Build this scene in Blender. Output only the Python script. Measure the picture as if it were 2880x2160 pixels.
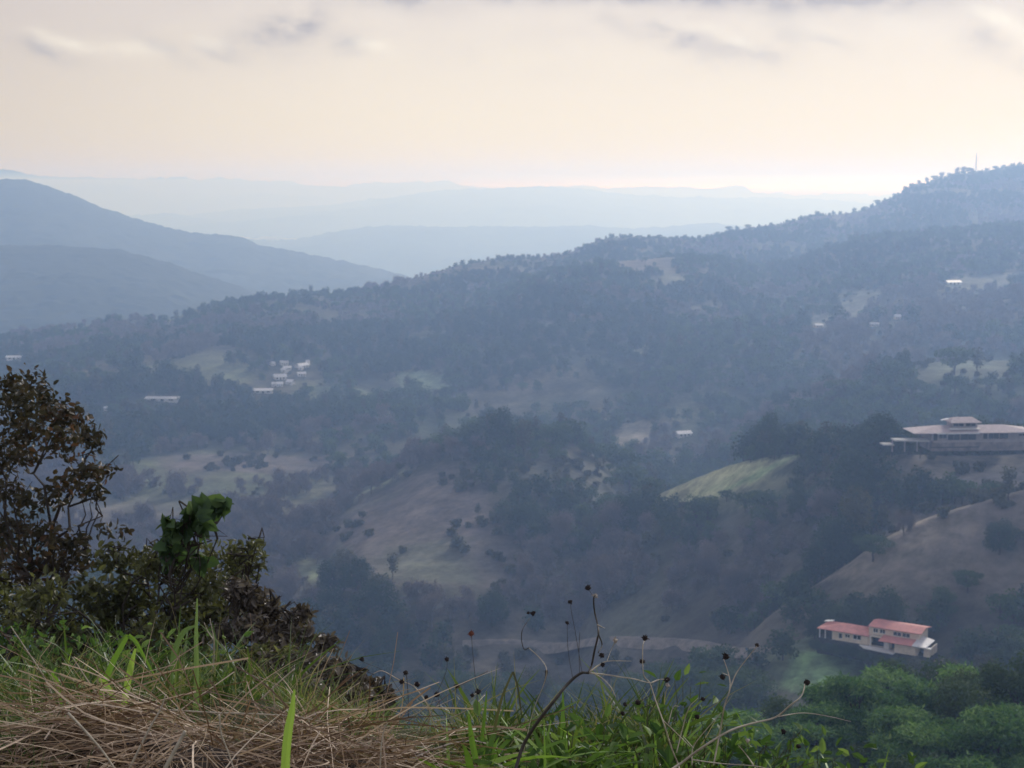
import bpy, math, random
import numpy as np
from mathutils import Vector, Matrix

for o in list(bpy.data.objects):
    bpy.data.objects.remove(o)
sc = bpy.context.scene
COL = sc.collection
R = math.radians
rng = np.random.default_rng(7)
random.seed(7)

# ------------------------------------------------------------------ camera
LENS = 55.0
F = 1024 * LENS / 36.0                  # focal length in 1024-wide pixels
HORIZON = 187.0
PITCH = math.atan((384 - HORIZON) / F)
cd = bpy.data.cameras.new('camera')
cd.lens = LENS; cd.sensor_width = 36; cd.clip_start = 0.1; cd.clip_end = 60000
cd.dof.use_dof = True; cd.dof.focus_distance = 4.6; cd.dof.aperture_fstop = 12.0
cam = bpy.data.objects.new('camera', cd)
COL.objects.link(cam)
cam.location = (0, 0, 0)
cam.rotation_euler = (math.pi / 2 - PITCH, 0, 0)
sc.camera = cam
K = 2.16                                # reference sheet pixels per 1024-wide pixel

# ------------------------------------------------------------------ light, sky, exposure
SUN_AZ, SUN_EL = R(26), R(24)           # ahead and to the right, behind thin cloud
sd = bpy.data.lights.new('sun', 'SUN')
sd.energy = 2.6; sd.angle = R(10); sd.color = (1.0, 0.96, 0.94)
sun = bpy.data.objects.new('sun', sd); COL.objects.link(sun)
to_sun = Vector((math.sin(SUN_AZ) * math.cos(SUN_EL), math.cos(SUN_AZ) * math.cos(SUN_EL), math.sin(SUN_EL)))
sun.rotation_euler = to_sun.to_track_quat('Z', 'Y').to_euler()

sc.view_settings.view_transform = 'Standard'
sc.view_settings.look = 'None'
sc.view_settings.exposure = 0.0
sc.view_settings.gamma = 1.0
sc.cycles.max_bounces = 8
sc.cycles.diffuse_bounces = 2
sc.cycles.transmission_bounces = 3
sc.cycles.glossy_bounces = 1
sc.cycles.transparent_max_bounces = 8
sc.cycles.volume_bounces = 6
sc.cycles.use_denoising = True
sc.cycles.use_adaptive_sampling = True
sc.cycles.adaptive_threshold = 0.02


class NT:
    """small node-tree writer"""
    def __init__(s, tree):
        s.t = tree; s.n = tree.nodes; s.l = tree.links
    def node(s, typ, **kw):
        n = s.n.new(typ)
        for k, v in kw.items():
            setattr(n, k, v)
        return n
    def put(s, sock, v):
        if isinstance(v, bpy.types.NodeSocket):
            s.l.new(v, sock)
        elif v is not None:
            sock.default_value = v
    def m(s, op, a, b=None, c=None, clamp=False):
        n = s.node('ShaderNodeMath', operation=op, use_clamp=clamp)
        for i, v in enumerate((a, b, c)):
            if v is not None:
                s.put(n.inputs[i], v)
        return n.outputs[0]
    def mix(s, f, a, b, blend='MIX'):
        n = s.node('ShaderNodeMix', data_type='RGBA', blend_type=blend)
        n.clamp_factor = True
        s.put(n.inputs[0], f); s.put(n.inputs[6], a); s.put(n.inputs[7], b)
        return n.outputs[2]
    def ramp(s, f, stops):
        n = s.node('ShaderNodeValToRGB')
        e = n.color_ramp.elements
        while len(e) < len(stops):
            e.new(0.5)
        for i, (p, c) in enumerate(stops):
            e[i].position = p
            e[i].color = (*c, 1) if len(c) == 3 else c
        s.put(n.inputs[0], f)
        return n.outputs[0]
    def smooth(s, x, a, b, lo=0.0, hi=1.0):
        n = s.node('ShaderNodeMapRange', interpolation_type='SMOOTHSTEP')
        s.put(n.inputs[0], x)
        for i, v in enumerate((a, b, lo, hi)):
            n.inputs[i + 1].default_value = v
        return n.outputs[0]
    def noise(s, vec, scale, detail=4, rough=0.55, w=None):
        n = s.node('ShaderNodeTexNoise')
        n.inputs['Scale'].default_value = scale
        n.inputs['Detail'].default_value = detail
        n.inputs['Roughness'].default_value = rough
        if vec is not None:
            s.l.new(vec, n.inputs['Vector'])
        return n.outputs[0]
    def xyz(s, x, y, z):
        n = s.node('ShaderNodeCombineXYZ')
        for i, v in enumerate((x, y, z)):
            s.put(n.inputs[i], v)
        return n.outputs[0]


def C(r, g, b):
    return (r, g, b, 1.0)


world = bpy.data.worlds.new('World'); sc.world = world
world.use_nodes = True
w = NT(world.node_tree)
w.n.clear()
out = w.node('ShaderNodeOutputWorld')
tc = w.node('ShaderNodeTexCoord')
sp = w.node('ShaderNodeSeparateXYZ'); w.l.new(tc.outputs['Generated'], sp.inputs[0])
X, Y, Z = sp.outputs
az = w.m('ARCTAN2', X, Y)
el = w.m('ARCSINE', Z)
U = w.m('MULTIPLY_ADD', az, 3378.0, 1106.0)             # azimuth, in sheet units
V = w.m('MULTIPLY_ADD', el, -3378.0, HORIZON * K)       # height below / above the horizon
elc = w.m('DIVIDE', w.m('MAXIMUM', el, 0.0), math.pi / 2)
base = w.ramp(elc, [(0.0, (0.88, 0.88, 0.80)), (0.012, (0.95, 0.84, 0.57)), (0.035, (0.925, 0.82, 0.65)), (0.07, (0.86, 0.77, 0.68)),
                    (0.12, (0.70, 0.68, 0.70)), (0.4, (0.50, 0.53, 0.62)), (1.0, (0.44, 0.48, 0.58))])
# dimmer away from the glow behind the clouds
side = w.smooth(U, -500.0, 1000.0, 0.0, 1.0)
base = w.mix(side, w.mix(1.0, base, C(0.72, 0.70, 0.735), 'MULTIPLY'), base)
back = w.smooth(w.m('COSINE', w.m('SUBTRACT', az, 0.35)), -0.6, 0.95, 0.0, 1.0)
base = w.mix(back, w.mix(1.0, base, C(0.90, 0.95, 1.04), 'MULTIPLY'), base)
# thin cloud texture
cv = w.xyz(w.m('MULTIPLY', U, 0.0022), w.m('MULTIPLY', V, 0.006), 0.0)
n1 = w.noise(cv, 1.6, 6, 0.6)
n2 = w.noise(w.xyz(w.m('MULTIPLY', U, 0.011), w.m('MULTIPLY', V, 0.02), 3.3), 1.0, 6, 0.62)
n3 = w.noise(w.xyz(w.m('MULTIPLY', U, 0.008), w.m('MULTIPLY', V, 0.014), 8.1), 1.0, 4, 0.6)
warp = w.m('MULTIPLY', w.m('SUBTRACT', n2, 0.5), 70.0)
warp2 = w.m('MULTIPLY', w.m('SUBTRACT', n3, 0.5), 46.0)
sheet = w.smooth(n1, 0.35, 0.72, 0.0, 1.0)
hi_fade = w.smooth(V, 260.0, 40.0, 0.0, 1.0)
base = w.mix(w.m('MULTIPLY', w.m('MULTIPLY', sheet, hi_fade), 0.30), base, C(0.68, 0.60, 0.57))


def blob(cx, cy, rx, ry, rot, amp):
    """soft cloud patch at a direction of the sky"""
    ca, sa = math.cos(R(rot)), math.sin(R(rot))
    dx = w.m('SUBTRACT', w.m('ADD', U, warp), cx)
    dy = w.m('SUBTRACT', w.m('ADD', V, warp2), cy)
    a = w.m('ADD', w.m('MULTIPLY', dx, ca / rx), w.m('MULTIPLY', dy, sa / rx))
    b = w.m('ADD', w.m('MULTIPLY', dx, -sa / ry), w.m('MULTIPLY', dy, ca / ry))
    q = w.m('ADD', w.m('MULTIPLY', a, a), w.m('MULTIPLY', b, b))
    g = w.m('EXPONENT', w.m('MULTIPLY', q, -1.0))
    g = w.m('MULTIPLY', g, w.smooth(n3, 0.30, 0.60, 0.35, 1.2))
    g = w.m('MULTIPLY', g, w.smooth(n2, 0.36, 0.64, 0.65, 1.2))
    return w.m('MULTIPLY', g, amp)


def addall(bl):
    t = bl[0]
    for b in bl[1:]:
        t = w.m('ADD', t, b)
    return w.m('MINIMUM', t, 1.0)


grey = addall([blob(1010, -14, 120, 22, 4, .5), blob(1180, -4, 90, 20, 3, .5), blob(1440, 6, 110, 20, 2, .5), blob(1930, -6, 120, 30, 0, .6), blob(1330, -8, 430, 26, 0, 0.8), blob(1760, 2, 270, 44, 3, 1.2), blob(1560, -30, 900, 34, 0, .8),
               blob(870, 8, 100, 26, 6, 0.7), blob(610, 88, 85, 38, -8, 0.62), blob(675, 70, 50, 24, -35, 0.55),
               blob(150, 130, 60, 16, 20, 0.45), blob(395, 130, 50, 18, 25, 0.45), blob(495, 127, 48, 16, 15, 0.40),
               blob(765, 102, 36, 24, 0, 0.60), blob(1330, 70, 45, 20, 22, 0.28), blob(1490, 105, 95, 26, 18, 0.62),
               blob(1450, 75, 60, 14, 25, 0.3), blob(1620, 122, 60, 22, 10, 0.35), blob(1680, 95, 45, 60, 0, 0.25),
               blob(1770, 105, 50, 14, 15, 0.25), blob(2085, 105, 46, 32, 20, 0.75), blob(2190, 95, 42, 28, 25, .6),
               blob(2190, 165, 55, 26, 20, 0.35), blob(1100, -60, 2400, 45, 0, 0.55)])
base = w.mix(grey, base, C(0.43, 0.40, 0.425))
lit = addall([blob(180, 112, 80, 14, 14, 0.6), blob(330, 125, 90, 16, 3, 0.45), blob(480, 108, 40, 14, 10, 0.5),
              blob(810, 106, 55, 16, 12, 0.6), blob(1490, 70, 70, 12, 18, 0.6), blob(1590, 105, 40, 12, 20, 0.6),
              blob(2125, 85, 75, 18, 30, 1.0), blob(1880, 70, 260, 40, 0, 0.35), blob(2150, 330, 150, 40, 0, 0.4)])
base = w.mix(w.m('MULTIPLY', lit, 0.6), base, C(1.06, 0.99, 0.85))
# bright opening low over the sea, streaked
streak = w.noise(w.xyz(w.m('MULTIPLY', U, 0.0012), w.m('MULTIPLY', V, 0.06), 1.0), 1.0, 3, 0.5)
gv = w.m('MULTIPLY', w.m('SUBTRACT', V, 402.0), 1 / 12.0)
gu = w.m('MULTIPLY', w.m('SUBTRACT', U, 1700.0), 1 / 780.0)
strip = w.m('EXPONENT', w.m('MULTIPLY', w.m('ADD', w.m('MULTIPLY', gv, gv), w.m('MULTIPLY', gu, gu)), -1.0))
strip = w.m('MULTIPLY', strip, w.smooth(streak, 0.3, 0.6, 0.75, 1.1))
base = w.mix(strip, base, C(5.5, 7.4, 9.0))
low = w.smooth(el, -0.03, 0.0, 0.0, 1.0)
base = w.mix(low, C(0.10, 0.11, 0.12), base)

sky = w.node('ShaderNodeTexSky', sky_type='NISHITA', sun_disc=False)
sky.sun_elevation = SUN_EL
sky.sun_rotation = SUN_AZ
bg1 = w.node('ShaderNodeBackground'); w.l.new(sky.outputs[0], bg1.inputs[0]); bg1.inputs[1].default_value = 0.08
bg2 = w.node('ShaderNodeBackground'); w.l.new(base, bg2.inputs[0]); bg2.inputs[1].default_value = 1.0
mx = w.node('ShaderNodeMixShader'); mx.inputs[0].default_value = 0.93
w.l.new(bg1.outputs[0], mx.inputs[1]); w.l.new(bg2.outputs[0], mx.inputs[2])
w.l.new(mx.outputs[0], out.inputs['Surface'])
world.cycles.sampling_method = 'MANUAL'
world.cycles.sample_map_resolution = 1024

HAZE = dict(density=3.55e-4, color=(0.395, 0.60, 1.0), g=0.45)

# ------------------------------------------------------------------ projection helpers
cp, spn = math.cos(PITCH), math.sin(PITCH)


def ray(px, py):
    """(x/y, z/y) slopes of the sight line through a 1024-wide pixel"""
    a = (np.asarray(px, float) - 512) / F
    b = (384 - np.asarray(py, float)) / F
    y = cp + spn * b
    return a / y, (-spn + cp * b) / y


def at(px, py, D):
    s, e = ray(px, py)
    return np.array([s * D, D, e * D]) if np.isscalar(px) else np.stack([s * D, np.full_like(s, 1.0) * D, e * D], -1)


def proj(x, y, z):
    f = y * cp - z * spn
    u = y * spn + z * cp
    return 512 + F * x / f, 384 - F * u / f


def vnoise(x, y, seed=0):
    xi = np.floor(x).astype(np.int64); yi = np.floor(y).astype(np.int64)
    xf = x - xi; yf = y - yi
    u = xf * xf * (3 - 2 * xf); v = yf * yf * (3 - 2 * yf)
    def h(i, j):
        n = (i * 374761393 + j * 668265263 + seed * 982451653) & 0x7fffffff
        n = ((n ^ (n >> 13)) * 1274126177) & 0x7fffffff
        n = (n ^ (n >> 16)) & 0xffff
        return n / 65535.0
    a = h(xi, yi); b = h(xi + 1, yi); c = h(xi, yi + 1); d = h(xi + 1, yi + 1)
    return (a * (1 - u) + b * u) * (1 - v) + (c * (1 - u) + d * u) * v - 0.5


def fbm(x, y, octv=4, seed=0, gain=0.5):
    t = 0; a = 1.0
    for k in range(octv):
        t = t + a * vnoise(x * 2 ** k + 17.3 * k, y * 2 ** k - 9.1 * k, seed + k)
        a *= gain
    return t


# ------------------------------------------------------------------ mesh helpers
def tag(o, label=None, cat=None, group=None, kind=None):
    if label: o['label'] = label
    if cat: o['category'] = cat
    if group: o['group'] = group
    if kind: o['kind'] = kind
    return o


def make_mesh(name, V, faces, mats=(), mat_idx=None, attrs=None, smooth=False):
    """faces: list of int arrays (m,k), each with its own k"""
    me = bpy.data.meshes.new(name)
    V = np.asarray(V, np.float32)
    faces = [np.asarray(f, np.int32) for f in faces if len(f)]
    me.vertices.add(len(V)); me.vertices.foreach_set('co', V.ravel())
    nl = sum(f.size for f in faces); npoly = sum(len(f) for f in faces)
    me.loops.add(nl); me.polygons.add(npoly)
    me.loops.foreach_set('vertex_index', np.concatenate([f.ravel() for f in faces]))
    starts = []; o = 0
    for f in faces:
        starts.append(o + np.arange(len(f)) * f.shape[1]); o += f.size
    me.polygons.foreach_set('loop_start', np.concatenate(starts).astype(np.int32))
    for mt in mats:
        me.materials.append(mt)
    if mat_idx is not None:
        me.polygons.foreach_set('material_index', np.asarray(mat_idx, np.int32))
    if attrs:
        for k, a in attrs.items():
            a = np.asarray(a, np.float32)
            if a.ndim == 1:
                at_ = me.attributes.new(k, 'FLOAT', 'POINT'); at_.data.foreach_set('value', a)
            else:
                at_ = me.attributes.new(k, 'FLOAT_COLOR', 'POINT')
                if a.shape[1] == 3:
                    a = np.concatenate([a, np.ones((len(a), 1), np.float32)], 1)
                at_.data.foreach_set('color', a.ravel())
    me.update(); me.validate()
    me.polygons.foreach_set('use_smooth', np.full(len(me.polygons), bool(smooth)))
    return me


def link(name, me, parent=None):
    o = bpy.data.objects.new(name, me); COL.objects.link(o)
    if parent is not None:
        o.parent = parent
    return o


def empty(name, loc, rz=0.0):
    o = bpy.data.objects.new(name, None); COL.objects.link(o)
    o.location = loc; o.rotation_euler = (0, 0, rz); o.empty_display_size = 0.2
    return o


class MB:
    """collects shapes into one mesh"""
    def __init__(s):
        s.V = []; s.F = {}; s.n = 0; s.tint = []
    def add(s, V, F, tint=None):
        V = np.asarray(V, float).reshape(-1, 3); F = np.asarray(F, int)
        s.F.setdefault(F.shape[1], []).append(F + s.n)
        s.V.append(V); s.n += len(V)
        s.tint.append(np.full(len(V), 0.5) if tint is None else np.asarray(tint, float))
        return s
    def box(s, x0, x1, y0, y1, z0, z1):
        V = [(x, y, z) for z in (z0, z1) for x, y in ((x0, y0), (x1, y0), (x1, y1), (x0, y1))]
        return s.add(V, [(3, 2, 1, 0), (4, 5, 6, 7), (0, 1, 5, 4), (1, 2, 6, 5), (2, 3, 7, 6), (3, 0, 4, 7)])
    def slab(s, poly, thick):
        """polygon (3-D points, any plane) thickened downwards"""
        P = np.asarray(poly, float); n = len(P)
        V = np.concatenate([P, P - [0, 0, thick]])
        s.add(V, [list(range(n))]);
        s.F[n].append(np.array([[s.n - 1 - i for i in range(n)]]))
        q = [[i, i + n, (i + 1) % n + n, (i + 1) % n] for i in range(n)]
        s.F.setdefault(4, []).append(np.array(q) + s.n - 2 * n)
        return s
    def tube(s, P, r, sides=5, tint=None):
        P = np.asarray(P, float); n = len(P)
        r = np.broadcast_to(np.asarray(r, float), (n,))
        T = np.gradient(P, axis=0); T /= np.linalg.norm(T, axis=1, keepdims=True) + 1e-9
        ref = np.array([0.13, 0.21, 0.97]) if abs(T[:, 2]).mean() < 0.8 else np.array([0.97, 0.2, 0.1])
        A = np.cross(T, ref); A /= np.linalg.norm(A, axis=1, keepdims=True) + 1e-9
        B = np.cross(T, A)
        an = np.linspace(0, 2 * np.pi, sides, endpoint=False)
        V = P[:, None] + r[:, None, None] * (np.cos(an)[None, :, None] * A[:, None] + np.sin(an)[None, :, None] * B[:, None])
        i = np.arange(n - 1)[:, None] * sides; j = np.arange(sides)[None]
        j2 = (j + 1) % sides
        Fq = np.stack([i + j, i + j2, i + sides + j2, i + sides + j], -1).reshape(-1, 4)
        t = None if tint is None else np.full(n * sides, tint)
        s.add(V.reshape(-1, 3), Fq, t)
        s.F.setdefault(sides, []).append(np.array([list(range(sides))[::-1], [(n - 1) * sides + k for k in range(sides)]]) + s.n - n * sides)
        return s
    def arrays(s):
        return np.concatenate(s.V), [np.concatenate(f) for f in s.F.values()], np.concatenate(s.tint)
    def mesh(s, name, mat, smooth=False):
        V, Fs, t = s.arrays()
        return make_mesh(name, V, Fs, [mat], attrs={'tint': t}, smooth=smooth)
    def build(s, name, mat, parent=None, smooth=False):
        return link(name, s.mesh(name, mat, smooth), parent)


LEAF = (np.array([(0, 0, 0), (.3, -.42, .08), (.68, -.34, .05), (1, 0, -.10), (.68, .34, .05), (.3, .42, .08)]),
        np.array([(0, 1, 2, 3), (0, 3, 4, 5)]))
DIAMOND = (np.array([(0, 0, 0), (.5, -.5, .05), (1, 0, 0), (.5, .5, .05)]), np.array([(0, 1, 2, 3)]))
HEART = (np.array([(0, 0, 0), (-.08, -.3, .03), (.25, -.52, .06), (.65, -.33, .02), (1, 0, -.12), (.65, .33, .02), (.25, .52, .06), (-.08, .3, .03)]),
         np.array([(0, 1, 2, 3), (0, 3, 4, 5), (0, 5, 6, 7)]))


def unit(v):
    return v / (np.linalg.norm(v, axis=-1, keepdims=True) + 1e-9)


def leaves(P, N, size, aspect=0.7, shape=LEAF, r=None, droop=0.0, U=None):
    """leaf faces at P with normal N; returns V, F, per-vertex tint"""
    r = r or rng
    n = len(P)
    if U is None:
        U = r.normal(size=(n, 3))
    U = U - N * (U * N).sum(1, keepdims=True)
    U = unit(U); U[:, 2] -= droop; U = unit(U)
    Wd = unit(np.cross(N, U)); N2 = np.cross(U, Wd)
    L = np.broadcast_to(np.asarray(size, float), (n,))
    T, Fc = shape
    V = (P[:, None] + L[:, None, None] * (T[None, :, 0:1] * U[:, None] + aspect * T[None, :, 1:2] * Wd[:, None] + T[None, :, 2:3] * N2[:, None]))
    m = len(T)
    Fa = (Fc[None] + (np.arange(n) * m)[:, None, None]).reshape(-1, Fc.shape[1])
    tint = np.repeat(r.random(n), m)
    return V.reshape(-1, 3), Fa, tint


def clump_leaves(r, clumps, per, size, aspect=.7, shape=DIAMOND, up=0.5, droop=0.0, shell=0.6, jitter=0.6, tintmix=0.5):
    """clumps: (centre, radii); leaf-sized faces through each clump's volume"""
    Vs, Fs, Ts = [], [], []; n0 = 0
    for c, rad in clumps:
        rad = np.broadcast_to(np.asarray(rad, float), (3,))
        k = per if np.isscalar(per) else int(per[0] * float(np.prod(rad)) ** (2 / 3))
        d = unit(r.normal(size=(k, 3)))
        q = shell + (1 - shell) * r.random((k, 1))
        q = np.where(r.random((k, 1)) < .12, q * 1.25, q)
        P = np.asarray(c) + d * rad * q
        N = unit(d * (1 - up) + np.array([0, 0, up]) + jitter * r.normal(size=(k, 3)))
        V, Fa, t = leaves(P, N, size * (0.65 + 0.7 * r.random(k)), aspect, shape, r, droop)
        ct = r.random()
        t = tintmix * t + (1 - tintmix) * ct
        Vs.append(V); Fs.append(Fa + n0); Ts.append(t); n0 += len(V)
    return np.concatenate(Vs), np.concatenate(Fs), np.concatenate(Ts)


def curve(p0, p1, sag=0.0, n=6, wob=0.0, r=None):
    r = r or rng
    p0 = np.asarray(p0, float); p1 = np.asarray(p1, float)
    t = np.linspace(0, 1, n)[:, None]
    P = p0 + (p1 - p0) * t
    P = P + np.array([0, 0, 1.0]) * (sag * 4 * t * (1 - t))
    if wob:
        off = r.normal(size=(n, 3)) * wob
        off[0] = 0
        P = P + off * np.minimum(t * 3, 1)
    return P


def spline(pts, n=4):
    """Catmull-Rom through points"""
    P = np.asarray(pts, float)
    if len(P) < 3:
        t = np.linspace(0, 1, n + 1)[:, None]
        return P[0] + (P[-1] - P[0]) * t
    Q = np.concatenate([[2 * P[0] - P[1]], P, [2 * P[-1] - P[-2]]])
    o = []
    for i in range(1, len(Q) - 2):
        for t in np.linspace(0, 1, n, endpoint=False):
            a, b, c, d = Q[i - 1], Q[i], Q[i + 1], Q[i + 2]
            o.append(0.5 * (2 * b + (c - a) * t + (2 * a - 5 * b + 4 * c - d) * t * t + (3 * b - a - 3 * c + d) * t ** 3))
    o.append(P[-1])
    return np.array(o)


# ------------------------------------------------------------------ materials
def material(name, fn):
    m = bpy.data.materials.new(name); m.use_nodes = True
    t = NT(m.node_tree); t.n.clear()
    o = t.node('ShaderNodeOutputMaterial')
    t.l.new(fn(t), o.inputs['Surface'])
    return m


def bsdf(t, col, rough=0.8, spec=0.3, normal=None, metal=0.0):
    b = t.node('ShaderNodeBsdfPrincipled')
    t.put(b.inputs['Base Color'], col); t.put(b.inputs['Roughness'], rough)
    b.inputs['Specular IOR Level'].default_value = spec
    b.inputs['Metallic'].default_value = metal
    if normal is not None:
        t.l.new(normal, b.inputs['Normal'])
    return b.outputs[0]


def leaf_mat(name, stops, trans=0.3, rough=0.55, spec=0.35, rand=0.35):
    def fn(t):
        a = t.node('ShaderNodeAttribute', attribute_name='tint')
        oi = t.node('ShaderNodeObjectInfo')
        f = t.m('ADD', t.m('MULTIPLY', a.outputs['Fac'], 1 - rand), t.m('MULTIPLY', oi.outputs['Random'], rand))
        col = t.ramp(f, stops)
        s = bsdf(t, col, rough, spec)
        tr = t.node('ShaderNodeBsdfTranslucent')
        t.l.new(t.mix(1.0, col, C(1.0, 1.0, 0.6), 'MULTIPLY'), tr.inputs[0])
        mx = t.node('ShaderNodeMixShader'); mx.inputs[0].default_value = trans
        t.l.new(s, mx.inputs[1]); t.l.new(tr.outputs[0], mx.inputs[2])
        return mx.outputs[0]
    return material(name, fn)


def plain(name, col, rough=0.8, spec=0.3, var=0.2, scale=3.0, bump=0.0, metal=0.0):
    def fn(t):
        tc = t.node('ShaderNodeTexCoord')
        n = t.noise(tc.outputs['Object'], scale, 5, 0.6)
        f = t.smooth(n, 0.3, 0.7)
        c = t.mix(f, C(*[v * (1 - var) for v in col]), C(*[min(1, v * (1 + var)) for v in col]))
        nm = None
        if bump:
            b = t.node('ShaderNodeBump'); b.inputs['Strength'].default_value = bump
            t.l.new(n, b.inputs['Height']); nm = b.outputs[0]
        return bsdf(t, c, rough, spec, nm, metal)
    return material(name, fn)


def terrain_mat(name, scale, var=0.35):
    def fn(t):
        a = t.node('ShaderNodeAttribute', attribute_name='cover')
        tc = t.node('ShaderNodeTexCoord')
        n = t.noise(tc.outputs['Object'], scale, 8, 0.65)
        n2 = t.noise(tc.outputs['Object'], scale * 6, 5, 0.65)
        f = t.smooth(t.m('ADD', t.m('MULTIPLY', n, 0.6), t.m('MULTIPLY', n2, 0.4)), 0.32, 0.68, 1 - var, 1 + var)
        c = t.node('ShaderNodeVectorMath', operation='SCALE')
        t.l.new(a.outputs['Color'], c.inputs[0]); t.l.new(f, c.inputs['Scale'])
        b = t.node('ShaderNodeBump'); b.inputs['Strength'].default_value = 0.4; b.inputs['Distance'].default_value = 1.0
        t.l.new(n2, b.inputs['Height'])
        return bsdf(t, c.outputs[0], 0.95, 0.1, b.outputs[0])
    return material(name, fn)


M = {}
M['terrain'] = terrain_mat('hill_ground', 0.05, .5)
M['far'] = terrain_mat('far_forest', 0.004, 0.3)
M['bank'] = terrain_mat('bank_soil', 1.3, 0.5)
M['bark'] = plain('bark', (0.055, 0.045, 0.038), 0.9, 0.2, 0.35, 9.0)
M['greybark'] = plain('grey_bark', (0.15, 0.135, 0.125), 0.9, 0.2, 0.3, 6.0)
M['leaf_dark'] = leaf_mat('leaf_dark_green', [(0, (.022, .040, .020)), (.5, (.036, .062, .028)), (1, (.075, .105, .045))], .22, .8, .1)
M['leaf_mid'] = leaf_mat('leaf_mid_green', [(0, (.032, .06, .026)), (.5, (.06, .10, .04)), (1, (.11, .15, .06))], .25, .8, .1)
M['leaf_olive'] = leaf_mat('leaf_olive', [(0, (.045, .045, .028)), (.5, (.075, .078, .042)), (1, (.13, .125, .07))], .22, .8, .1)
M['leaf_dry'] = leaf_mat('twig_grey', [(0, (.11, .088, .088)), (.5, (.18, .15, .152)), (1, (.28, .24, .24))], .1, .8, .1)
M['leaf_rust'] = leaf_mat('leaf_rust', [(0, (.032, .032, .02)), (.45, (.055, .05, .03)), (.78, (.085, .062, .036)), (.93, (.14, .075, .045)), (1, (.23, .105, .055))], .3, .5, .35, .0)
M['leaf_bush'] = leaf_mat('leaf_bush', [(0, (.055, .056, .03)), (.5, (.105, .112, .05)), (.85, (.18, .195, .08)), (1, (.32, .33, .16))], .32, .5, .35, .0)
M['leaf_brown'] = leaf_mat('leaf_brown', [(0, (.08, .065, .055)), (.5, (.145, .12, .098)), (1, (.28, .24, .195))], .2, .5, .4, .0)
M['leaf_vine'] = leaf_mat('leaf_vine', [(0, (.04, .075, .035)), (.6, (.08, .14, .055)), (1, (.19, .28, .11))], .4, .55, .25, .0)
M['leaf_weed'] = leaf_mat('leaf_weed', [(0, (.04, .09, .025)), (.6, (.09, .17, .045)), (1, (.22, .33, .10))], .4, .6, .2, .0)
M['leaf_feather'] = leaf_mat('leaf_feather', [(0, (.022, .06, .02)), (.45, (.085, .19, .05)), (1, (.36, .52, .17))], .3, .75, .12, .25)
M['grass'] = leaf_mat('grass_green', [(0, (.045, .08, .02)), (.5, (.10, .165, .038)), (.8, (.20, .27, .07)), (.9, (.26, .25, .11)), (1, (.42, .36, .21))], .35, .5, .3, .0)
M['blade'] = leaf_mat('broad_blade', [(0, (.08, .16, .03)), (.5, (.17, .31, .05)), (1, (.30, .45, .10))], .4, .5, .25, .0)
M['straw'] = leaf_mat('straw', [(0, (.06, .035, .022)), (.4, (.21, .135, .085)), (.7, (.48, .345, .23)), (1, (.80, .65, .48))], .1, .6, .3, .0)
M['straw_shade'] = leaf_mat('straw_gap_shade', [(0, (.014, .009, .007)), (1, (.04, .026, .02))], .05, .8, .2, .0)  # sheet under the strands, its near-black colour stands in for shade in the gaps
M['stalk'] = plain('dry_stalk', (.46, .40, .30), .7, .3, .25, 40)
M['stalk_dark'] = plain('dark_stalk', (.07, .06, .05), .7, .3, .3, 40)
M['seed'] = plain('seed_head', (.028, .02, .018), .9, .2, .4, 200)
M['seed_red'] = plain('seed_head_reddish', (.16, .05, .03), .8, .2, .4, 200)
M['seed_pale'] = plain('seed_head_pale', (.42, .36, .30), .8, .2, .3, 200)

# ------------------------------------------------------------------ the land
# each hill: crest line (sheet px, sheet py), crest distance, foot line, foot distance


def line(pts, D=None):
    """(px,py) sheet points -> sorted azimuth slopes and elevation slopes"""
    p = np.array(pts, float)
    s, e = ray(p[:, 0] / K, p[:, 1] / K)
    return s, e


class Hill:
    def __init__(s, crest, dist, foot, fdist, backslope=0.35, power=1.35, soft=None):
        s.cs, s.ce = line(crest)
        d = np.array(dist, float) if not np.isscalar(dist) else None
        if d is None:
            s.ds, s.dd = np.array([-9., 9.]), np.array([dist, dist], float)
        else:
            s.ds, _ = ray(d[:, 0] / K, np.full(len(d), 300.)); s.dd = d[:, 1]
        s.fs, s.fe = line(foot)
        f = np.array(fdist, float) if not np.isscalar(fdist) else None
        if f is None:
            s.gs, s.gd = np.array([-9., 9.]), np.array([fdist, fdist], float)
        else:
            s.gs, _ = ray(f[:, 0] / K, np.full(len(f), 300.)); s.gd = f[:, 1]
        s.b = backslope; s.p = power
        g = np.linspace(-1.0, 1.0, 4001)
        kw = np.exp(-0.5 * (np.arange(-120, 121) * 0.0005 / (soft or 0.007)) ** 2); kw /= kw.sum()
        def sm(xp, fp):
            v = np.interp(g, xp, fp)
            return np.convolve(np.pad(v, 120, mode='edge'), kw, mode='valid')
        s.ce, s.dd, s.fe, s.gd = sm(s.cs, s.ce), sm(s.ds, s.dd), sm(s.fs, s.fe), sm(s.gs, s.gd)
        s.cs = s.ds = s.fs = s.gs = g
    def h(s, S, D):
        Dc = np.interp(S, s.ds, s.dd); Df = np.interp(S, s.gs, s.gd)
        zc = np.interp(S, s.cs, s.ce) * Dc; zf = np.interp(S, s.fs, s.fe) * Df
        zf = np.minimum(zf, zc - 1)
        t = (Dc - D) / (Dc - Df)
        tt = np.clip(t, 0, 1)
        z = zc + (zf - zc) * tt ** s.p
        z = np.where(t > 1, zf - np.maximum((zc - zf) * s.p / (Dc - Df), 0.25) * (Df - D), z)
        q = np.maximum(D - Dc, 0)
        soft = (Dc - Df) * .25
        z = z - s.b * q * q / (q + soft)
        return z


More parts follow.
